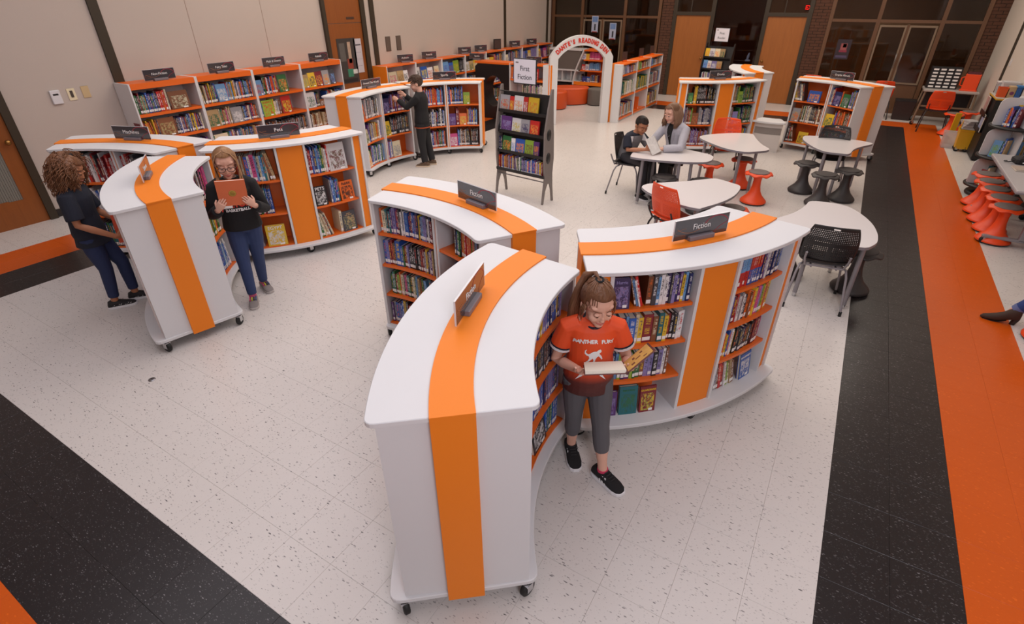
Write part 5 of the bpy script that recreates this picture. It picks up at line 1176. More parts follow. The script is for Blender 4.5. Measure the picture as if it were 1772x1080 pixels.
# ---- C: curly-haired girl
JC = dict(pelvis=(-.02, 0, .735), neck=(-.02, 0, 1.125), head=(.03, 0, 1.262), sh_l=(-.02, .142, 1.065), sh_r=(-.02, -.142, 1.065), el_l=(.03, .185, .85), el_r=(.0, -.19, .85), wr_l=(.235, .08, .76), wr_r=(.21, -.12, .70),
          hip_l=(-.02, .068, .68), hip_r=(-.02, -.068, .68), kn_l=(.10, .07, .39), kn_r=(.01, -.07, .39), an_l=(.10, .075, .075), an_r=(-.03, -.065, .075))
hC = [((.235, .08, .76), (.7, -.3, .2), (0, -.9, .2), .7, -1, .98), ((.21, -.12, .70), (.75, .35, .05), (.0, .9, .3), .7, 1, .98)]
t, M = person('girl with curly brown hair in navy tee and jeans facing the shelves', (-5.87, -.665), 49, JC, 1.03, TAN_, .0048, 1.04, (-4, 22, 0), 1.0, hC)
def bC(mb):
    torso(mb, JC, [(-.30, .148, .118)] + [(q, w + .016, d + .016) for q, w, d in LV[1:-1]] + [(1.03, .055, .054)], .008, 1.03)
    for s in 'lr': sleeve(mb, JC, s, 1.03, .80, .060, .066)
cloth(t, 'tee_shirt', NAVYC, bC, .006, ((0, 0, .63), (0, 0, 1)))
def bCj(mb):
    torso(mb, JC, LV[:5], .004, 1.03)
    for s in 'lr': trouser(mb, JC, s, 1.03, .88, (.082, .076, .054, .050, .042))
cloth(t, 'jeans', mat('dark_denim', (34, 46, 82), .8, var=.14, vscale=14), bCj, .006, ((0, 0, .10), (0, 0, 1)))
for s, yw in (('l', 10), ('r', 14)):
    sh = shoe(t, JC['an_' + s], yw, 1.02, mat('black_print_canvas', (38, 36, 38), .8, var=.2, vscale=40), WHITEC); a = JC['an_' + s]; Ms = Matrix.Translation((a[0], a[1], 0)) @ Matrix.Rotation(R(yw), 4, 'Z'); mb = MB()
    for i in range(16): mb.ell(Ms @ V((RH.uniform(-.03, .12), RH.choice((-1, 1)) * .0385, RH.uniform(.028, .042))), .0035, .0035, .0035, n=6, m=4)
    d_ = mb.build('dot_print', WHITEC, sh); d_['kind'] = 'stuff'
face(t, JC['head'], M, 1.04, mat('brow_dark', (62, 42, 34), .8), 'brown', TAN_, LIPD, .8)
HC_ = hair_mat('curly_brown', (84, 52, 34), (142, 92, 56)); mb = MB(); hc = V(JC['head']); cap(mb, hc, M, 1.04, .078, -.0, -.075, 1.12, .035)
for i in range(90):
    ph = RH.uniform(.9, 2 * math.pi - .9); th = RH.uniform(.2, 2.3); d = V((math.sin(th) * math.cos(ph), math.sin(th) * math.sin(ph), math.cos(th)))
    mb.ell(hc + M @ V((-.015 + .112 * d.x, .098 * d.y, .02 + .10 * d.z)) + V((0, 0, -.045 * max(0, th - 1.2))), .030, .030, .030, n=8, m=6)
for i in range(1000):
    ph = RH.uniform(.95, 2 * math.pi - .95); th = RH.uniform(.15, 2.0); d = V((math.sin(th) * math.cos(ph), math.sin(th) * math.sin(ph), math.cos(th)))
    st = hc + M @ V((-.012 + .10 * d.x, .080 * d.y, .03 + .086 * d.z)); dr = (M @ d * .62 + V((-.12, 0, -.55 - .45 * (1 - d.z)))).normalized(); ln = RH.uniform(.06, .15) * (1.1 if d.x < 0 else .5); a0 = RH.uniform(0, 6.28); x1, y1, z1 = frame(dr, (.3, .2, 1)); P = []
    for q in range(12):
        s_ = q / 11; c_ = st + dr * ln * s_ + V((0, 0, -.09 * s_ * s_)); rr = .0125 * min(1, s_ * 3); P.append(c_ + y1 * rr * math.cos(a0 + s_ * 14) + z1 * rr * math.sin(a0 + s_ * 14))
    mb.tube(P, [.0034] * 10 + [.003, .0015], 5)
weld(mb.build('hair', HC_, t))
MB().tube([hc + M @ V((.022 - .02 * abs(math.sin(a)) + .0, .094 * math.cos(a), .035 + .096 * math.sin(a))) for a in [math.pi * i / 16 for i in range(-1, 18)]], [(.011, .006)] * 19, 8).build('headband', BLACKC, t)
Rz = Matrix.Rotation(R(49), 3, 'Z')
b = held_book('orange_red_book', 'orange-red picture book in clear jacket held at waist height beside the white case', basis(L2W(t, (.30, -.06, .755)), Rz @ V((1, .10, -.03)), Rz @ V((.06, .08, 1))), .19, .26, .02, (196, 72, 40))
for x, y in ((-.03, .05), (.0, .02), (.03, -.01), (.0, -.05)): text('x', .06, LABELW, b, (x, y, .0112), (0, 0, 1), up=(0, 1, 0))
# ---- D: boy in black
JD = dict(pelvis=(0, 0, .735), neck=(.0, 0, 1.155), head=(.045, -.0, 1.295), sh_l=(.01, .145, 1.09), sh_r=(.01, -.145, 1.09), el_l=(.17, .185, .965), el_r=(.16, -.17, .96), wr_l=(.345, .10, 1.06), wr_r=(.31, -.12, 1.10),
          hip_l=(0, .07, .68), hip_r=(0, -.07, .68), kn_l=(.01, .075, .39), kn_r=(-.04, -.07, .39), an_l=(-.02, .075, .075), an_r=(-.09, -.08, .075))
hD = [((.345, .10, 1.06), (.8, -.1, .3), (-.1, -.85, -.1), .5, 1, .98), ((.31, -.12, 1.10), (.7, .1, .45), (-.1, .85, -.1), .4, -1, .98)]
t, M = person('boy in a black long-sleeved top and black trousers reaching into a shelf', (-6.43, 4.50), 200, JD, 1.04, FAIR, .0052, 1.06, (14, 18, 0), 1.0, hD)
def bD(mb):
    torso(mb, JD, [(-.24, .146, .118)] + [(q, w + .014, d + .014) for q, w, d in LV[1:-1]] + [(1.05, .058, .056)], .008, 1.04)
    for s in 'lr': sleeve(mb, JD, s, 1.04, 1.9, .060, .040)
cloth(t, 'pullover', BLACKC, bD, .007, ((0, 0, .645), (0, 0, 1)))
MB().rings([oval(V((0, 0, z)), V((0, 1, 0)), V((1, 0, 0)), .162, .131, 24) for z in (.640, .652)], cap=False).build('orange_hem', mat('orange_hem', (196, 86, 40), .8), t)
def bDj(mb):
    torso(mb, JD, LV[:5], .004, 1.04)
    for s in 'lr': trouser(mb, JD, s, 1.04, .97, (.085, .080, .062, .058, .055))
cloth(t, 'trousers', mat('black_twill', (30, 29, 31), .85, var=.1), bDj, .007, ((0, 0, .06), (0, 0, 1)))
for s, yw in (('l', 8), ('r', 10)): shoe(t, JD['an_' + s], yw, 1.05, mat('tan_black_trainer', (96, 74, 54), .7, var=.5, vscale=26), mat('cream_sole', (206, 184, 160), .6), laces=mat('black_lace'))
face(t, JD['head'], M, 1.06, mat('brow_dark'), 'brown', FAIR, LIP, .6)
def crop(t, hc, M, s, m, seed, ln=.016, n=260, **kw):
    mb = MB(); cap(mb, hc, M, s, puff=1.06, **kw); rr = random.Random(seed)
    for i in range(n):
        ph, th = rr.uniform(0, 6.28), rr.uniform(.0, 1.75); d = V((math.sin(th) * math.cos(ph), math.sin(th) * math.sin(ph), math.cos(th))); p = V((-.012 + .098 * d.x, .078 * d.y, .03 + .085 * d.z))
        if (p.x > .05 and p.z < .055) or (p.x > .0 and p.z < .01) or p.z < -.05: continue
        mb.tube([V(hc) + M @ p * s, V(hc) + M @ (p + d * ln * .6 + V((.012, 0, .0))) * s, V(hc) + M @ (p + d * ln * .5 + V((.026, 0, -.006))) * s], [.0065 * s, .006 * s, .002 * s], 5)
    weld(mb.build('hair', m, t))
crop(t, JD['head'], M, 1.06, hair_mat('short_brown', (52, 36, 28), (82, 58, 42)), 5, line=.072, side=-.005, nape=-.055, fr=.04)
# ---- E: seated boy
JE = dict(pelvis=(-.06, 0, .52), neck=(.05, 0, .845), head=(.125, .01, .958), sh_l=(.03, .145, .79), sh_r=(.03, -.145, .79), el_l=(.16, .19, .66), el_r=(.10, -.20, .655), wr_l=(.355, .055, .69), wr_r=(.325, -.10, .685),
          hip_l=(-.05, .075, .50), hip_r=(-.05, -.075, .50), kn_l=(.32, .10, .505), kn_r=(.32, -.10, .505), an_l=(.34, .11, .075), an_r=(.33, -.12, .075), bow=(-.05, 0, 0))
hE = [((.355, .055, .69), (.7, -.4, .35), (.1, -.8, .3), .6, -1, .98), ((.325, -.10, .685), (.7, .35, .4), (.1, .8, .3), .6, 1, .98)]
t, M = person('seated boy in a grey tee with black sleeves looking at a book', (-2.99, 4.93), -20, JE, 1.02, DEEP, .0055, 1.04, (-16, 28, 0), 1.03, hE)
def bE(mb):
    torso(mb, JE, [(-.16, .14, .118)] + [(q, w + .014, d + .014) for q, w, d in LV[1:-1]] + [(1.04, .056, .054)], .008, 1.02)
    for s in 'lr': sleeve(mb, JE, s, 1.02, .85, .060, .064)
cloth(t, 'tee_shirt', [mat('grey_marl', (118, 116, 118), .9, var=.14, vscale=60), NAVYC, WHITEC], bE, .007, ((0, 0, .48), (0, 0, 1)), lambda c: 1 if abs(c.y) > .142 and c.z > .60 or c.z > .825 else 2 if abs(c.y) > .10 and c.z > .74 and c.x > .06 else 0)
def bEj(mb):
    torso(mb, JE, LV[:4], .004, 1.02)
    for s in 'lr': trouser(mb, JE, s, 1.02, .97, (.086, .080, .064, .060, .056))
cloth(t, 'track_trousers', mat('charcoal_track', (52, 50, 54), .85), bEj, .007, ((0, 0, .05), (0, 0, 1)))
for s, q in (('l', 1), ('r', -1)):
    MB().tube([(.33, .10 * q + .064 * q, .48), (.34, .11 * q + .062 * q, .28), (.34, .11 * q + .058 * q, .10)], .006, 6).build('side_stripe', WHITEC, t); shoe(t, JE['an_' + s], 0, 1.0, BLACKC, WHITEC)
face(t, JE['head'], M, 1.04, mat('brow_dark'), 'brown', DEEP, LIPD, .9)
crop(t, JE['head'], M, 1.04, hair_mat('black_crop', (26, 20, 18), (48, 38, 33)), 8, ln=.003, n=0, line=.072, side=.0, nape=-.05, fr=.04)
bk = thing('open_book', 'open white picture book held over the table by the seated boy', 'book'); Rz = Matrix.Rotation(R(-20), 3, 'Z')
bk.matrix_world = basis(L2W(t, (.42, .0, .765)), Rz @ V((.25, -1, .0)), Rz @ V((-.55, -.1, .82)))
for q in (1, -1):
    Mb = Matrix.Rotation(R(-22 * q), 4, 'Y'); MB().box(min(0, q * .15), max(0, q * .15), -.11, .11, -.006, .0, M=Mb).build('page_block', PAPER, bk); MB().box(min(0, q * .154), max(0, q * .154), -.114, .114, -.010, -.006, M=Mb).build('cover_board', mat('pale_book_board', (216, 212, 208), .4, var=.3, vscale=24), bk)
    pr = MB()
    for i in range(5): pr.box(q * .075 - .055, q * .075 + .05 - .012 * (i % 3), -.09 + .035 * i, -.072 + .035 * i, .0, .0006, M=Mb)
    pr.build('page_print', mat('page_print_grey', (140, 132, 120), .7, var=.5, vscale=30), bk)
# ---- F: woman in a grey blazer
JF = dict(pelvis=(-.02, 0, .545), neck=(.10, 0, .965), head=(.165, -.02, 1.105), sh_l=(.07, .172, .905), sh_r=(.07, -.172, .905), el_l=(.22, .245, .70), el_r=(.25, -.23, .70), wr_l=(.405, .07, .675), wr_r=(.42, -.10, .675),
          hip_l=(-.02, .085, .52), hip_r=(-.02, -.085, .52), kn_l=(.36, .12, .515), kn_r=(.36, -.12, .515), an_l=(.36, .12, .075), an_r=(.36, -.12, .075))
hF = [((.405, .07, .675), (.6, -.65, .1), (.2, -.5, -.5), .6, -1, 1.05), ((.42, -.10, .675), (.75, .4, .1), (.2, .4, -.6), .6, 1, 1.05)]
t, M = person('woman with wavy hair in a light grey blazer smiling at the seated boy', (-2.46, 5.30), -114, JF, 1.14, FAIR, .0055, 1.10, (-8, 18, 0), 1.0, hF)
BLZ = mat('light_grey_wool', (178, 176, 184), .85, var=.1, vscale=60, bump=.15, bscale=200)
def bF(mb):
    torso(mb, JF, [(-.20, .16, .14), (-.10, .155, .135)] + [(q, w + .012, d + .014) for q, w, d in LV[2:-1]] + [(1.02, .060, .056)], .008, 1.14)
    for s in 'lr': sleeve(mb, JF, s, 1.14, 1.88, .058, .044)
sF = cloth(t, 'blazer', [BLZ, BLACKC], bF, .007, ((0, 0, .47), (0, 0, 1)), lambda c: 1 if abs(c.y) < .055 * min(1, max(0, (c.z - .60) / .30)) and c.x > .06 and c.z > .60 else 0)
for q in (1, -1):
    lp = [(q * .052, .93 - .775), (q * .075, .86 - .775), (q * .088, .87 - .775), (q * .070, .76 - .775), (q * .012, .64 - .775), (q * .020, .74 - .775), (q * .042, .84 - .775)]
    poly_print(sF, 'lapel', mat('grey_lapel', (164, 162, 170), .85), lp if q < 0 else lp[::-1], (.2, 0, .775), (1, 0, -.15), (0, 0, 1))
def bFj(mb):
    torso(mb, JF, LV[:4], .004, 1.14)
    for s in 'lr': trouser(mb, JF, s, 1.14, .97, (.085, .078, .060, .058, .060))
cloth(t, 'trousers', mat('black_twill'), bFj, .007, ((0, 0, .05), (0, 0, 1)))
for s in 'lr': shoe(t, JF['an_' + s], 0, 1.1, BLACKC, BLACKC)
face(t, JF['head'], M, 1.10, mat('brow_brown'), 'blue', FAIR, LIP, .6, 1)
mb = MB(); hc = V(JF['head']); cap(mb, hc, M, 1.1, .080, -.0, -.075, 1.11, .035)
for i in range(300):
    q = RH.choice((1, -1)); a = RH.random(); f0 = .045 - .14 * a; w_ = RH.uniform(0, 1); ph = RH.uniform(0, 6)
    P = [hc + M @ V((f0 * .75, .006 * q, .114 - .035 * a * a)) * 1.1, hc + M @ V((f0 * .95, .050 * q, .096 - .02 * a)) * 1.1, hc + M @ V((f0, .081 * q, .035)) * 1.1, hc + M @ V((f0 + .005, (.088 + .015 * w_) * q + .006 * math.sin(ph), -.04)) * 1.1, hc + V((f0 * .8, (.088 + .03 * w_) * q + .01 * math.sin(ph + 2), -.10)), hc + V((f0 * .7 + .02, (.080 + .045 * w_) * q, -.14 - .05 * RH.random()))]
    mb.tube(P, [.0035, .005, .006, .006, .0056, .002], 5)
weld(mb.build('hair', hair_mat('ash_brown', (112, 80, 60), (156, 120, 94)), t)); MB().tube([V(JF['neck']) + V((.03, -.03, -.01)), V(JF['neck']) + V((.09, -.008, -.15)), V(JF['neck']) + V((.09, .008, -.15)), V(JF['neck']) + V((.03, .03, -.01))], .0025, 6).ell(V(JF['neck']) + V((.095, 0, -.16)), .006, .006, .008).build('necklace', STEEL, t)
# ---- G: leg at the picture's edge
t = thing('person', 'person whose leg shows in blue jeans and a brown heeled ankle boot', 'person', (1.50, 3.04, 0), 180)
kn, an, hp_ = V((.06, -.08, .50)), V((.30, -.17, .10)), V((-.22, .02, .52)); mb = MB(); limb(mb, [hp_, along(hp_, kn, .5), kn, along(kn, an, .4), an, an + V((.02, -.0, -.05))], [.085, .08, .055, .052, .035, .034]); link('body', setmat(remesh(mb, .008), [FAIR]), t)
def bG(mb): limb(mb, [hp_, along(hp_, kn, .5), kn, along(kn, an, .4), along(kn, an, .90)], [.10, .09, .066, .062, .048])
cloth(t, 'jeans', mat('bright_denim', (38, 62, 122), .8, var=.16, vscale=14), bG, .007)
d = (an - kn).normalized(); MB().tube([along(kn, an, .84), along(kn, an, .93)], [.051, .048], 18).build('turned_cuff', mat('pale_denim', (96, 108, 150), .85), t)
BOOT = mat('brown_suede', (58, 40, 30), .8, var=.2, vscale=30); Mb = Matrix.Translation((an.x - .01, an.y + .03, 0)) @ Matrix.Rotation(R(-4), 4, 'Z')
rg = []
for x, z0, z1, w in ((-.050, .055, .12, .024), (-.04, .05, .150, .036), (.0, .045, .152, .040), (.03, .034, .135, .038), (.065, .018, .095, .036), (.11, .006, .068, .038), (.15, .004, .050, .034), (.19, .004, .038, .020), (.205, .006, .022, .008)):
    rg.append([(x, w * math.copysign(abs(math.cos(a)) ** .7, math.cos(a)), (z0 + z1) / 2 + (z1 - z0) / 2 * math.copysign(abs(math.sin(a)) ** .8, math.sin(a))) for a in [2 * math.pi * i / 16 for i in range(16)]])
bt = MB().rings(rg, M=Mb).build('ankle_boot', BOOT, t); MB().rings([oval(V((-.03, 0, .06)), V((1, 0, 0)), V((0, 1, 0)), .026, .028, 12), oval(V((-.018, 0, .0)), V((1, 0, 0)), V((0, 1, 0)), .020, .022, 12)], M=Mb, smooth=True).build('heel', mat('dark_heel', (40, 28, 22), .6), bt)
MB().rings([[(x, -w, z), (x, w, z), (x, w, z - .006), (x, -w, z - .006)] for x, z, w in ((.03, .036, .03), (.08, .012, .034), (.12, .006, .036), (.19, .006, .02))], smooth=False, M=Mb).build('sole', mat('dark_heel'), bt)
# ------------------------------------------------------------------ books
def book_mats():
    def attr(nt, n): a = N(nt, 'ShaderNodeAttribute'); a.attribute_name = n; return a
    m, nt, b = nodes('book_spine', .42)
    col, ink = attr(nt, 'Col').outputs['Color'], attr(nt, 'Ink').outputs['Color']
    uv = N(nt, 'ShaderNodeUVMap'); uv.uv_map = 'UV'; sp = N(nt, 'ShaderNodeSeparateXYZ'); nt.links.new(uv.outputs[0], sp.inputs[0])
    rnd = N(nt, 'ShaderNodeSeparateColor'); nt.links.new(ink, rnd.inputs[0])
    cx = fn(nt, 'FLOOR', fn(nt, 'MULTIPLY', sp.outputs[0], 4.0)); cy = fn(nt, 'FLOOR', fn(nt, 'MULTIPLY', sp.outputs[1], 46.0))
    cb = N(nt, 'ShaderNodeCombineXYZ'); nt.links.new(cx, cb.inputs[0]); nt.links.new(cy, cb.inputs[1]); nt.links.new(fn(nt, 'MULTIPLY', rnd.outputs[0], 97.0), cb.inputs[2])
    wn = N(nt, 'ShaderNodeTexWhiteNoise'); nt.links.new(cb.outputs[0], wn.inputs[0])
    body = fn(nt, 'MULTIPLY', fn(nt, 'LESS_THAN', fn(nt, 'ABSOLUTE', fn(nt, 'SUBTRACT', sp.outputs[0], .5)), .26),
              fn(nt, 'MULTIPLY', fn(nt, 'GREATER_THAN', sp.outputs[1], .30), fn(nt, 'LESS_THAN', sp.outputs[1], .90)))
    # a break between title and author
    brk = fn(nt, 'GREATER_THAN', fn(nt, 'ABSOLUTE', fn(nt, 'SUBTRACT', sp.outputs[1], fn(nt, 'MULTIPLY_ADD', rnd.outputs[1], .3, .45))), .04)
    k = fn(nt, 'MULTIPLY', fn(nt, 'MULTIPLY', body, brk), fn(nt, 'GREATER_THAN', wn.outputs['Value'], .42))
    nt.links.new(mixc(nt, fn(nt, 'MULTIPLY', k, .75), col, ink), b.inputs['Base Color'])
    c, nt, b = nodes('book_cover', .36)
    col, ink = attr(nt, 'Col').outputs['Color'], attr(nt, 'Ink').outputs['Color']
    uv = N(nt, 'ShaderNodeUVMap'); uv.uv_map = 'UV'; mp = N(nt, 'ShaderNodeMapping'); nt.links.new(uv.outputs[0], mp.inputs[0]); nt.links.new(col, mp.inputs['Location'])
    sp = N(nt, 'ShaderNodeSeparateXYZ'); nt.links.new(uv.outputs[0], sp.inputs[0])
    n1 = N(nt, 'ShaderNodeTexNoise', Scale=5.5, Detail=4, Distortion=1.0); nt.links.new(mp.outputs[0], n1.inputs[0])
    n2 = N(nt, 'ShaderNodeTexNoise', Scale=13, Detail=3, Distortion=.8); nt.links.new(mp.outputs[0], n2.inputs[0])
    inside = fn(nt, 'MULTIPLY', fn(nt, 'LESS_THAN', fn(nt, 'ABSOLUTE', fn(nt, 'SUBTRACT', sp.outputs[0], .5)), .40), fn(nt, 'LESS_THAN', fn(nt, 'ABSOLUTE', fn(nt, 'SUBTRACT', sp.outputs[1], .40)), .33))
    soft = lambda v, a, b: fn(nt, 'MINIMUM', fn(nt, 'MAXIMUM', fn(nt, 'MULTIPLY', fn(nt, 'SUBTRACT', v, a), 1 / (b - a)), 0.0), 1.0)
    k1 = fn(nt, 'MULTIPLY', inside, soft(n1.outputs[0], .44, .58))
    k2 = fn(nt, 'MULTIPLY', inside, soft(n2.outputs[0], .52, .60))
    hs = N(nt, 'ShaderNodeHueSaturation', Hue=.60, Saturation=.85, Value=.75); nt.links.new(ink, hs.inputs['Color'])
    a = mixc(nt, fn(nt, 'MULTIPLY', k1, .85), col, ink); a = mixc(nt, fn(nt, 'MULTIPLY', k2, .8), a, hs.outputs[0])
    nt.links.new(a, b.inputs['Base Color'])
    return m, c
BS, BC = book_mats()
PAL = dict(k=((34, 32, 34), 'black'), n=((36, 44, 92), 'navy'), b=((46, 88, 168), 'blue'), c=((104, 150, 196), 'light blue'), t=((36, 104, 112), 'teal'), g=((44, 104, 58), 'green'),
           l=((138, 170, 60), 'lime green'), y=((220, 180, 50), 'yellow'), o=((222, 104, 40), 'orange'), r=((188, 42, 38), 'red'), m=((122, 36, 44), 'maroon'), p=((92, 52, 116), 'purple'),
           v=((134, 124, 174), 'lavender'), i=((206, 82, 136), 'pink'), w=((222, 218, 218), 'white'), e=((212, 198, 168), 'cream'), a=((176, 146, 104), 'tan'), s=((122, 76, 50), 'brown'),
           d=((66, 66, 72), 'dark grey'), x=((150, 148, 152), 'grey'), u=((58, 46, 84), 'dark violet'))
RB = random.Random(11)
BOOKS = []
ORD = ['first', 'second', 'third', 'fourth', 'fifth', 'sixth', 'seventh', 'eighth', 'ninth', 'tenth']
def ordn(n): return ORD[n - 1] if n <= 10 else '%d%s' % (n, 'st' if n % 10 == 1 and n != 11 else 'nd' if n % 10 == 2 and n != 12 else 'rd' if n % 10 == 3 and n != 13 else 'th')
def inkfor(c):
    lum = sum(PAL[c][0]) / 3
    return RB.choice('wyewo' if lum < 110 else 'knkmu')
def fill_row(ref, where, f, L, top, spec, bay=''):
    """walk a shelf from the viewer's left: spines, face-out books, gaps"""
    s = 0.0; n = 0; toks = spec.split(' '); q = 0
    hb = min(top - .03, .255 if top < .3 else .30); fac = 1.0
    if not any(k and k[0] == '@' for k in toks):
        fx = sum(float(k[1:]) for k in toks if k and k[0] == '_') + sum(float(k.split(':')[3]) + 6 for k in toks if k and k[0] == 'F')
        vr = sum(float(k.split('<')[0].split(':')[0][3 if len(k) > 1 and k[1] == '/' else 1:] or 18) + .8 for k in toks if k and k[0] not in '_F')
        if vr: fac = min(1.3, max(.7, (L * 1000 - fx - 6) / vr))
    while q < len(toks):
        tk = toks[q]; q += 1
        if not tk: continue
        if tk[0] == '@':
            pal = tk[1:] or 'knbbtgrmpvwedsyoacx'
            if s < L - .03 and len(toks) < 400:
                toks.append(RB.choice(pal) + str(RB.randint(11, 24)) + ('' if RB.random() < .95 else '<8')); toks.append(tk)
            continue
        if tk[0] == '_': s += float(tk[1:]) / 1000; continue
        if tk[0] == 'F':
            _, c, ik, w, h, title = (tk.split(':') + [''] * 6)[:6]
            w, h = float(w) / 1000, min(float(h) / 1000, top - .012)
            if s + w > L + .01: continue
            n += 1; BOOKS.append(dict(kind='F', p=f(s + w / 2), c=c, ik=ik, w=w, h=h, t=RB.uniform(.012, .03), title=title.replace('~', ' '), ref=ref, where=where, bay=bay, n=n, lean=RB.uniform(5, 9)))
            s += w + .006; continue
        lean = 0
        if '<' in tk: tk, lv = tk.split('<'); lean = float(lv)
        c2 = None
        if len(tk) > 1 and tk[1] == '/': c2 = tk[2]; tk = tk[0] + tk[3:]
        tk, _, ik = tk.partition(':')
        c = tk[0]; th = float(tk[1:] or 18) / 1000 * fac
        if s + th > L: break
        n += 1; h = hb * RB.uniform(.80, .98)
        if c2 and BOOKS and BOOKS[-1].get('c2') : h = BOOKS[-1]['h']
        BOOKS.append(dict(kind='S', p=f(s + th / 2), c=c, c2=c2, ik=ik or inkfor(c), w=th, h=h, d=RB.uniform(.135, .165) if top < .3 else RB.uniform(.16, .2), ref=ref, where=where, bay=bay, n=n, lean=lean, set=RB.uniform(0, .012)))
        s += th + .0008 + (h * math.sin(R(lean)) * .0 if lean else 0)
def book_geo(b):
    """lists of (verts, faces with (idx, mat, col, ink, uvs)) in book space: x viewer's right, y towards viewer, z up"""
    cover, pages, lab = [], [], []
    j = lambda c: tuple(min(1, max(0, v * RBk)) for v in lin(PAL[c][0]))
    RBk = b['shade']; col = j(b['c']); ink = j(b['ik'])
    def box(x0, x1, y0, y1, z0, z1, dst, front=None, cc=None):
        v = [(x0, y0, z0), (x1, y0, z0), (x1, y1, z0), (x0, y1, z0), (x0, y0, z1), (x1, y0, z1), (x1, y1, z1), (x0, y1, z1)]
        for f in ((0, 3, 2, 1), (4, 5, 6, 7), (0, 1, 5, 4), (1, 2, 6, 5), (2, 3, 7, 6), (3, 0, 4, 7)):
            isf = front is not None and f == (2, 3, 7, 6)
            dst.append(([v[i] for i in f], front if isf else 0, cc or col, ink if isf else (cc or col), [(1, 0), (0, 0), (0, 1), (1, 1)] if isf else [(0, 0)] * 4))
    w, h = b['w'], b['h']
    if b['kind'] == 'S':
        d = b['d']; e = min(.0025, w * .16)
        if b.get('c2'):
            box(-w / 2, w / 2, -.003, 0, 0, h * .55, cover, 0, j(b['c2'])); box(-w / 2, w / 2, -.003, 0, h * .55, h, cover, 0)
        else: box(-w / 2, w / 2, -.003, 0, 0, h, cover, 0)
        box(-w / 2, -w / 2 + e, -d, -.003, 0, h, cover); box(w / 2 - e, w / 2, -d, -.003, 0, h, cover)
        box(-w / 2 + e, w / 2 - e, -d + .004, -.003, .003, h - .004, pages)
        if b['lab']: box(-w * .42, w * .42, 0, .0008, .014, .014 + min(.03, h * .13), lab)
    else:
        t = b['t']
        box(-w / 2, w / 2, -.003, 0, 0, h, cover, 1); box(-w / 2, w / 2, -t, -t + .003, 0, h, cover); box(-w / 2, -w / 2 + .003, -t + .003, -.003, 0, h, cover)
        box(-w / 2 + .003, w / 2 - .004, -t + .003, -.003, .003, h - .004, pages)
        if b['lab']: box(-w * .34, -w * .1, 0, .0008, .008, .026, lab)
    return cover, pages, lab
def book_mesh(name, fs, mats):
    vs = [p for f in fs for p in f[0]]; me = bpy.data.meshes.new(name)
    me.from_pydata(vs, [], [list(range(4 * i, 4 * i + 4)) for i in range(len(fs))])
    for m in mats: me.materials.append(m)
    if len(mats) > 1 or mats[0] in (BS, BC):
        me.polygons.foreach_set('material_index', [min(f[1], len(mats) - 1) for f in fs])
        for nm, k in (('Col', 2), ('Ink', 3)):
            a = me.color_attributes.new(nm, 'FLOAT_COLOR', 'CORNER'); a.data.foreach_set('color', [v for f in fs for _ in range(4) for v in (f[k][0], f[k][1], f[k][2], 1)])
        u = me.uv_layers.new(name='UV'); u.data.foreach_set('uv', [v for f in fs for q in f[4] for v in q])
    me.update(); return me
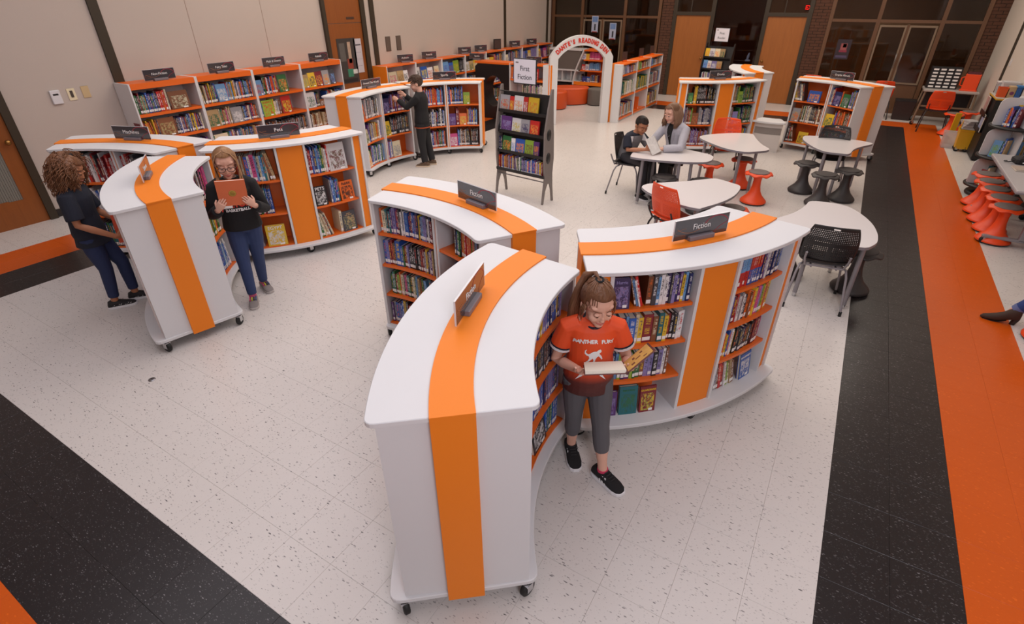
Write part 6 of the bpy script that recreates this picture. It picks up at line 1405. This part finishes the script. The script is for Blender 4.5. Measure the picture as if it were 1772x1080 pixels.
def place_books():
    bpy.context.view_layer.update(); dg = bpy.context.evaluated_depsgraph_get(); dg.update()
    for b in BOOKS:
        p, n = b['p']; b['shade'] = RB.uniform(.8, 1.15); b['lab'] = RB.random() < .8
        n = n.normalized(); up = Vector((0, 0, 1)); r = up.cross(n)
        if b['kind'] == 'F':
            a = R(b['lean']); u = up * math.cos(a) - n * math.sin(a); yv = r.cross(u) * -1; p = p + n * .012
            if yv.dot(n) < 0: yv = -yv
        else:
            a = R(b['lean'] + RB.uniform(-.6, .6)); u = up * math.cos(a) - r * math.sin(a); yv = n
            p = p - n * b['set'] + up * abs(math.sin(a)) * b['w'] / 2
        # right-handed frame (x, y, z) with y to the viewer would mirror; use x = -r so that x cross y = z
        x = yv.cross(u); b['M'] = Matrix(((x.x, yv.x, u.x, p.x), (x.y, yv.y, u.y, p.y), (x.z, yv.z, u.z, p.z), (0, 0, 0, 1)))
        vis = 0; pts = [(0, .004, b['h'] * k) for k in (.12, .5, .9)]
        if b['kind'] == 'F': pts += [(b['w'] * .4, .004, b['h'] * .5), (-b['w'] * .4, .004, b['h'] * .5)]
        else: pts += [(0, -.06, b['h'] + .002)]
        for q in pts:
            w_ = b['M'] @ Vector(q); X, Y, Z = proj(w_)
            if not (0 <= X < W and 0 <= Y < H and Z > 0): continue
            d = w_ - CAM; L = d.length
            hit = SC.ray_cast(dg, CAM, d.normalized(), distance=L - .012)
            if not hit[0]: vis += 1
        Z = proj(p)[2]; f_ = max(.12, abs((CAM - p).normalized().dot(n))) if b['kind'] == 'S' else max(.05, (CAM - p).normalized().dot(n))
        b['area'] = vis / len(pts) * b['w'] * b['h'] * f_ * (FPX / max(Z, .1)) ** 2
    order = sorted(BOOKS, key=lambda b: -b['area'])
    keep = set(id(b) for b in order[:300] if b['area'] > 8)
    rest = []; used = {}
    for b in BOOKS:
        cov, pg, lb = book_geo(b)
        if id(b) not in keep:
            for fs, mi in ((cov, None), (pg, 2), (lb, 3)):
                for f in fs: rest.append(([tuple(b['M'] @ Vector(v)) for v in f[0]], f[1] if mi is None else mi, f[2], f[3], f[4]))
            continue
        o = link('book', book_mesh('book', cov, [BS, BC])); o.matrix_world = b['M']
        nm = PAL[b['c']][1]
        wh = '%s of the %s%s' % (b['where'], b['ref'], b['bay'])
        if b['kind'] == 'F': lab = '%s book titled %s facing out, %s' % (nm, b['title'].replace('|', ' '), wh) if b['title'] else '%s cover facing out, %s along %s' % (nm, ordn(b['n']), wh)
        else: lab = '%s spine, %s along %s' % (nm, ordn(b['n']), wh)
        if len(lab.split()) > 16: lab = lab.replace(' facing out', '')
        tag(o, lab, 'book', 'books on the %s' % b['ref'])
        link('pages', book_mesh('pages', pg, [PAPER]), o)
        if lb: link('spine_label', book_mesh('spine_label', lb, [LABELW]), o)
        if b.get('title'):
            inkm = mat('title_ink_' + b['ik'], PAL[b['ik']][0], .5); sz = min(.05, b['w'] * 1.5 / max(3, len(b['title'])))
            words_ = b['title'].split('|')
            for k, wd_ in enumerate(words_):
                text(wd_, sz, inkm, o, (0, .0012, b['h'] * b.get('tz', .86) - k * sz * 1.1), (0, 1, 0), ext=.0004, bold=.0008, name='title')
    if rest:
        me = book_mesh('shelved_book', rest, [BS, BC, PAPER, LABELW])
        tag(link('shelved_book', me), 'many small books filling the more distant and hidden shelves', 'book', kind='stuff')
    print('BOOKS', len(BOOKS), 'kept', len(keep), 'visible', sum(b['area'] > 0 for b in BOOKS))
RW = ['top shelf', 'second shelf', 'third shelf', 'bottom shelf']
def RN(k, n): return RW[k] if n == 4 or k < n - 1 else 'bottom shelf'
SPEC = {
 ('C', 'bulging', 0): ["F:u:v:100:190:Hurric _34 s10<13 c12<14 w8<14 r14<15 _14 s30 d26 c18 w20:k w20:k u18 d12 v20 n20 p16 y18:k c16 n20",
    "t22 t24 n30:w c14 b32:w e16 y22:n m46:y s26 t26:y y20:k m16 k18:w d14 w12:k w22:r", "g18 t14 n16 c14 l16 n18 p24 l16 g12 g22 s22 v22 v20 k24:w v24 w14 s12 _60",
    "_10 F:p:v:92:185 _12 F:t:g:122:215:Ralph~S.~Mouse _12 F:m:y:112:200:GUARDIANS"],
 ('C', 'bulging', 1): ["n16 p14 c/r19 c/r19 c/r19 c/r19 r/b18 r/b18 r/b18 r/b18 r/b18 r/b18 n14 p14 w16 y12 n30 n26 b24 k18 b20", "n20 b20 w10 m18 r12 w16 x14 w12 d20 o16 s14 o16 y18 t12 i22 v14 l16 y12 o22 y24",
    "_10 b26 o16 y14 b10 o14 w14 y10 k24 k18 d18 u20 k22 s16 d14 k22 m28 m24 i22", "d14<8 e30<8 x20<9 s14<9 r20<10 m18<10 w12<11 l20<12 e18<12 a14<14 s18<14 _45 F:b:w:130:200:MOCKINGJAY"],
 ('B', 'hollow', 0): ["o18 e30:d t16 d10 t16 p14 v28 p20 m12 d12 w14 x12 w12 b34:c n18 m14 b16 v20 n20 y10 @", "b20 v26:b m16 m14 s16 d12 b44 b20 g10 m18 s12 v14 k20:w k18:w k16:w k20:r k20:w d14 m16 m18 x16 y16 u14 @",
    "_24 g14 t16 g12 m20 l22 o8 e24 d10 i14 m12 t18 g10 k24 e22 g10 c16 a20 s14 g14 d18 @", "@"],
 ('B', 'hollow', 1): ["_150 d14 b14 g20 k10 o16 y14 r20 r18 o16 r20 l18 r18 s14 c20 n14 d18 g14 y20 k14", "_130 n16 d18 v14 @", "@", "@"],
 ('A', 'hollow', 0): ["@nbytvsg", "@bynvtk", "@bntyrg", "_130 s12 _60 F:w:g:150:210 _20 b20 w20 p18"],
 ('A', 'hollow', 1): ["@nbytvsg", "b18 y20 v20 b18 c16 y14 n18 w14 s30<8 @sdn", "b20 y18 o14 b20 v16 y18 n18 @bnv", "_160 F:k:w:190:200:BEHEMOTH @tbg"],
 ('D', 'hollow', 0): ["@kidw", "@yorg", "F:w:k:120:220 @cbw"], ('D', 'hollow', 1): ["@kidw", "@yorg", "@cbw"],
 ('D', 'bulging', 0): ["@", "@obe", "@"], ('D', 'bulging', 1): ["@", "F:o:b:110:240 @obe", "@rsd"],
 ('E', 'hollow', 0): ["F:w:i:150:260:940|info d26 w16 r22 @rwmd", "b14 w12 b12 w12 @bw", "F:b:r:120:200 @"],
 ('E', 'hollow', 1): ["r24 w14 r20 m20 w16 d30 x20 _10 F:w:g:120:250:960|info _6 F:x:a:110:240 a14 e14 d14 s14", "@rmd", "@"],
 ('G', 'bulging', 0): ["_120 m16 s18 e12:s s12 b24 w16 i30 c14 k8 e14 c18 t14 e12 _14 s18<8 a20<9", "_130 p16 d12 l20 d8 v18 k10 g18 r14 m14 t14 b12 n10 b16", "_120 x18<12 s16<12 d12<12 x14<12 _34 F:y:w:200:230:EGYPT"],
 ('G', 'bulging', 1): ["m14 r14 b12 v10 n16 c12 b14 t14 g16 e16 w14 r10 F:w:m:205:285", "F:k:w:135:215:PETS _40 x14 b12 c12 n14 b12 t12 _10 F:o:k:165:215:Rabbit", "l16<12 g14<12 e16<12 a14<13 e14<13 d14<14 e16<15 _90 e22 F:d:a:170:230:NIGHT|of~the~MOON"],
 ('H', 'hollow', 0): ["F:o:k:120:230 x14 d12 w10 r10 w12 @wxd", "d10 w14 m10 F:e:g:120:210 p20 b30 @", "F:e:o:140:240 g14 m12 b20 @"],
 ('H', 'hollow', 1): ["F:u:v:170:225 n18 u16 v18 m20 m16 d14 p20 @upmd", "F:y:g:140:230 k18:w k18:w n16:w d14 k18 k16 d14 @kd", "w14 e12 i14 v12 b12 w14 r10 c10 _10 F:e:x:165:250"],
 ('J', 'hollow', 0): ["_60 o20 r14 b14 e14 b16 o14 r14 c14 o16 b14 w12 @obrc", "_60 b14 w14 k14 e14 b14 w14 o12 @bkw", "_60 m14 s14 e14 F:r:w:100:200 @"],
 ('J', 'hollow', 1): ["n18 b18 o20:w n18 k18 b20 n18 b18 n16 k14 b18 _10 F:l:y:115:195", "F:p:v:125:200 m14:w m14:w m14:w m14 F:o:y:130:200 o12 y12 v14 p14 @", "F:i:w:140:215 b16 c14 k14 w10 s26 d24 s22 w10 d20 k16 @dk"],
 ('I', 'bulging', 0): ["d20 F:g:l:80:180 k10 y16:k y16:k y14:k k16:w k16:w k16:w k16:w k16:w k16:w k16:w k16:w @k", "v14 m14 x14 s14 m14 g14 r14 g14 l14 _4 F:s:r:110:200 @nx", "@pmvs"],
 ('I', 'bulging', 1): ["m14 s14 a16 m14 e14 g18 r10 l16 F:l:g:80:190 @dgs", "d14 k14 w12 k12 m14 F:v:c:110:210 g14 l12 @kgn", "@"],
 ('K', 'hollow', 0): ["y20<12 a20<12 d16<12 x16<12 e14<11 d20<10 _60 F:b:o:210:190", "F:x:o:140:230 s20 d14 e12 g12 d14 e12 s14 w12 d14 e14 @des", "d30 r14 g10 k14 _10 s24<12 _70 F:y:s:170:200"],
 ('K', 'hollow', 1): ["b14 e14 s14 r10 F:n:v:140:225 o20 F:g:x:140:210 @", "F:y:g:160:210 d14 b20 i12 @osg", "@"],
 ('L', 'bulging', 1): ["@xdem", "@", "@"], ('L', 'bulging', 0): ["@", "@", "@"],
}
for (k, side, bay), rows in SPEC.items():
    ref, cx, cy, a, out = U[k]; nr = len(rows)
    bn = {('C', 0): ', girl end', ('C', 1): ', chair end', ('G', 0): ', girl end', ('G', 1): ', boy end', ('B', 0): ', open floor end', ('B', 1): ', girl end', ('A', 0): ', camera end', ('A', 1): ', girl end',
          ('H', 0): ', outer bay', ('H', 1): ', boy bay', ('J', 0): ', boy bay', ('J', 1): ', outer bay', ('E', 0): ', door end', ('E', 1): ', inner end', ('I', 0): ', arch end', ('I', 1): ', desk end', ('K', 0): ', desk end', ('K', 1): ', stripe end', ('D', 0): ', %s bay one' % side, ('D', 1): ', %s bay two' % side, ('L', 0): ', first bay', ('L', 1): ', second bay'}[(k, bay)]
    for r_, sp_ in enumerate(rows):
        f, L, top = out[(side, bay, r_)]; fill_row(ref, RN(r_, nr), f, L, top, sp_, bn)
WS = {
 'W0': ["s16 g18 d14 m12 g16 a14 t16 s12 b18 n14 p14 t14 n12 b14 d16 n14 r20 r18 o18 r20 _8 e16 _20 F:s:e:270:235", "m14<8 r20<8 r18<8 d14<8 o18<8 y16<8 o20<8 s18<6 y14 o14 s20 u14 F:s:a:230:245 d16 k16 x14 n18 b14 w12 p14 s14 b12 m14 d14 @", "@", "@"],
 'W1': ["g14<6 s14<6 e14<6 d14<6 a14 e12 x14 m14 d14 r18<8 y12 t16 s14 d14 l14 n14 b14 _10 F:c:w:160:245 r12 c14 x14 @", "F:a:g:200:240 e20 g18 t14 m14 a30 s16 i14 e14 s14 e12 a14 _8 F:x:w:190:225 @", "y20 g18 F:e:m:220:220 @", "@"],
 'W2': ["F:c:r:130:225 k14 g20 k10 r16 w12 v14 k14 b12 o16 r14 o12 b12 y12 r14 _40 F:g:o:175:265 _10", "b20 c14 F:l:r:200:245:SCIENCE y14 w14 e12 x12 w14 x14 s14 _40 F:r:y:185:265", "n20 d20 @kdsx", "@"],
 'W3': ["F:a:y:130:210 F:y:d:150:230 F:m:o:150:235 F:x:o:150:240 F:d:c:130:235", "d20 F:w:g:180:250:. b16 d14 t14 s14 g12 d14 F:s:w:170:110 @", "g14 e14 d14 w22 e12 s14 a14 m14 s14 @esa", "@"],
 'V0': ["_60 F:e:i:230:235 _10 F:a:s:190:235 _10 F:w:k:130:230", "@", "@"], 'V1': ["F:w:k:120:250 _40 F:b:y:210:245 F:w:r:180:210 _60 F:e:o:160:220", "@", "@"],
 'V2': ["_60 F:c:b:200:270 F:b:s:160:240 F:l:y:210:270 k14 k14 @kd", "@", "@"], 'V3': ["F:w:a:170:200 F:a:g:170:210 F:y:w:170:210 @", "@", "@"], 'V4': ["F:e:a:170:220 F:y:s:180:220 @", "@", "@"],
 'V5': ["F:e:x:180:220 @", "@", "@"], 'V6': ["F:v:c:170:240 F:b:s:150:240 F:y:w:170:240 @v", "@", "@"], 'V7': ["F:y:p:180:240 F:p:m:150:240 F:i:w:180:240 @", "@", "@"],
 'DL': ["F:o:r:60:240 F:b:c:200:255 F:w:r:230:265:SCHOOL F:r:w:190:225", "_300 e14 g14 e12 w14 a14 @ewdgp", "@"],
 'DR0': ["m20 F:w:v:120:220 _20 F:x:b:130:220 _20 F:v:w:120:220 @", "g14 e14 o14 r20 r18 w14 c14 t12 w12 _60 t24 @wge", "r16 m14 n14 t14 b12 g14 x14 n14 y16 @"],
 'DR1': ["_20 F:a:y:120:200 _20 F:l:t:160:240 w14 @", "m18 m16 s14 w10 d14 t14 c12 g14 b14 y12 @gty", "_400 o20"], 'DR2': ["y12 F:v:n:110:220 F:c:b:110:230 n14 @", "m14 r12 e12 k14 x12 g10 @", "_60 F:o:y:120:230 F:y:r:120:220 @"],
 'DN': ["F:w:b:120:150 F:y:o:100:150 @i", "F:r:w:110:150 F:w:b:110:160 @c", "k14 d14 F:n:b:140:160 F:b:w:110:150 @"],
 'R1': ["F:x:r:160:210 F:r:y:70:200 F:w:o:150:215 F:r:w:70:210 F:y:o:160:215", "n14 x12 F:p:v:175:210 F:w:y:150:200 F:x:n:140:200 F:r:o:145:200", "n16 n14 k14 F:g:o:155:215 F:w:c:65:200 F:b:o:155:205 F:l:s:140:210 F:p:o:90:205", "r18 _20 a12 o10 d8 v10 b10 p10 y8 r8 s10 o8 b8 g8 r8 y8 v10 b10 d8 o10 s8 r8 b10 y8 e10 s8 p8 d10 v8 _20 e20<8 g10 d12 @"],
 'R2': ["F:y:o:110:210 F:w:p:130:210 F:e:o:130:210 F:a:g:120:210", "F:c:b:110:210 F:w:r:100:200 F:v:w:130:200 F:a:r:130:200", "@", "@"],
}
for k in range(3):
    for j_ in range(3): WS['S%d%d' % (k, j_)] = [["F:m:y:70:220 e14 F:v:i:60:210", "F:c:l:100:220 g12 @", "@"][(k + j_) % 3]]
for key, rows in WS.items():
    ref, out = SW[key]; nr = len(rows)
    if key[0] == 'V': ref = 'low wall shelf %s' % ORD[int(key[1])]
    if key[:2] == 'DR': ref = 'den side bay %s' % ORD[int(key[2])]
    if key[0] == 'S': ref = 'book spinner side %s' % 'abc'[int(key[2])]
    for r_, sp_ in enumerate(rows):
        if r_ not in out: continue
        f, L, top = out[r_]; fill_row(ref, RN(r_, nr) if key[0] != 'S' else ['lowest tier', 'middle tier', 'top tier'][int(key[1])], f, L, top, sp_)
place_books()
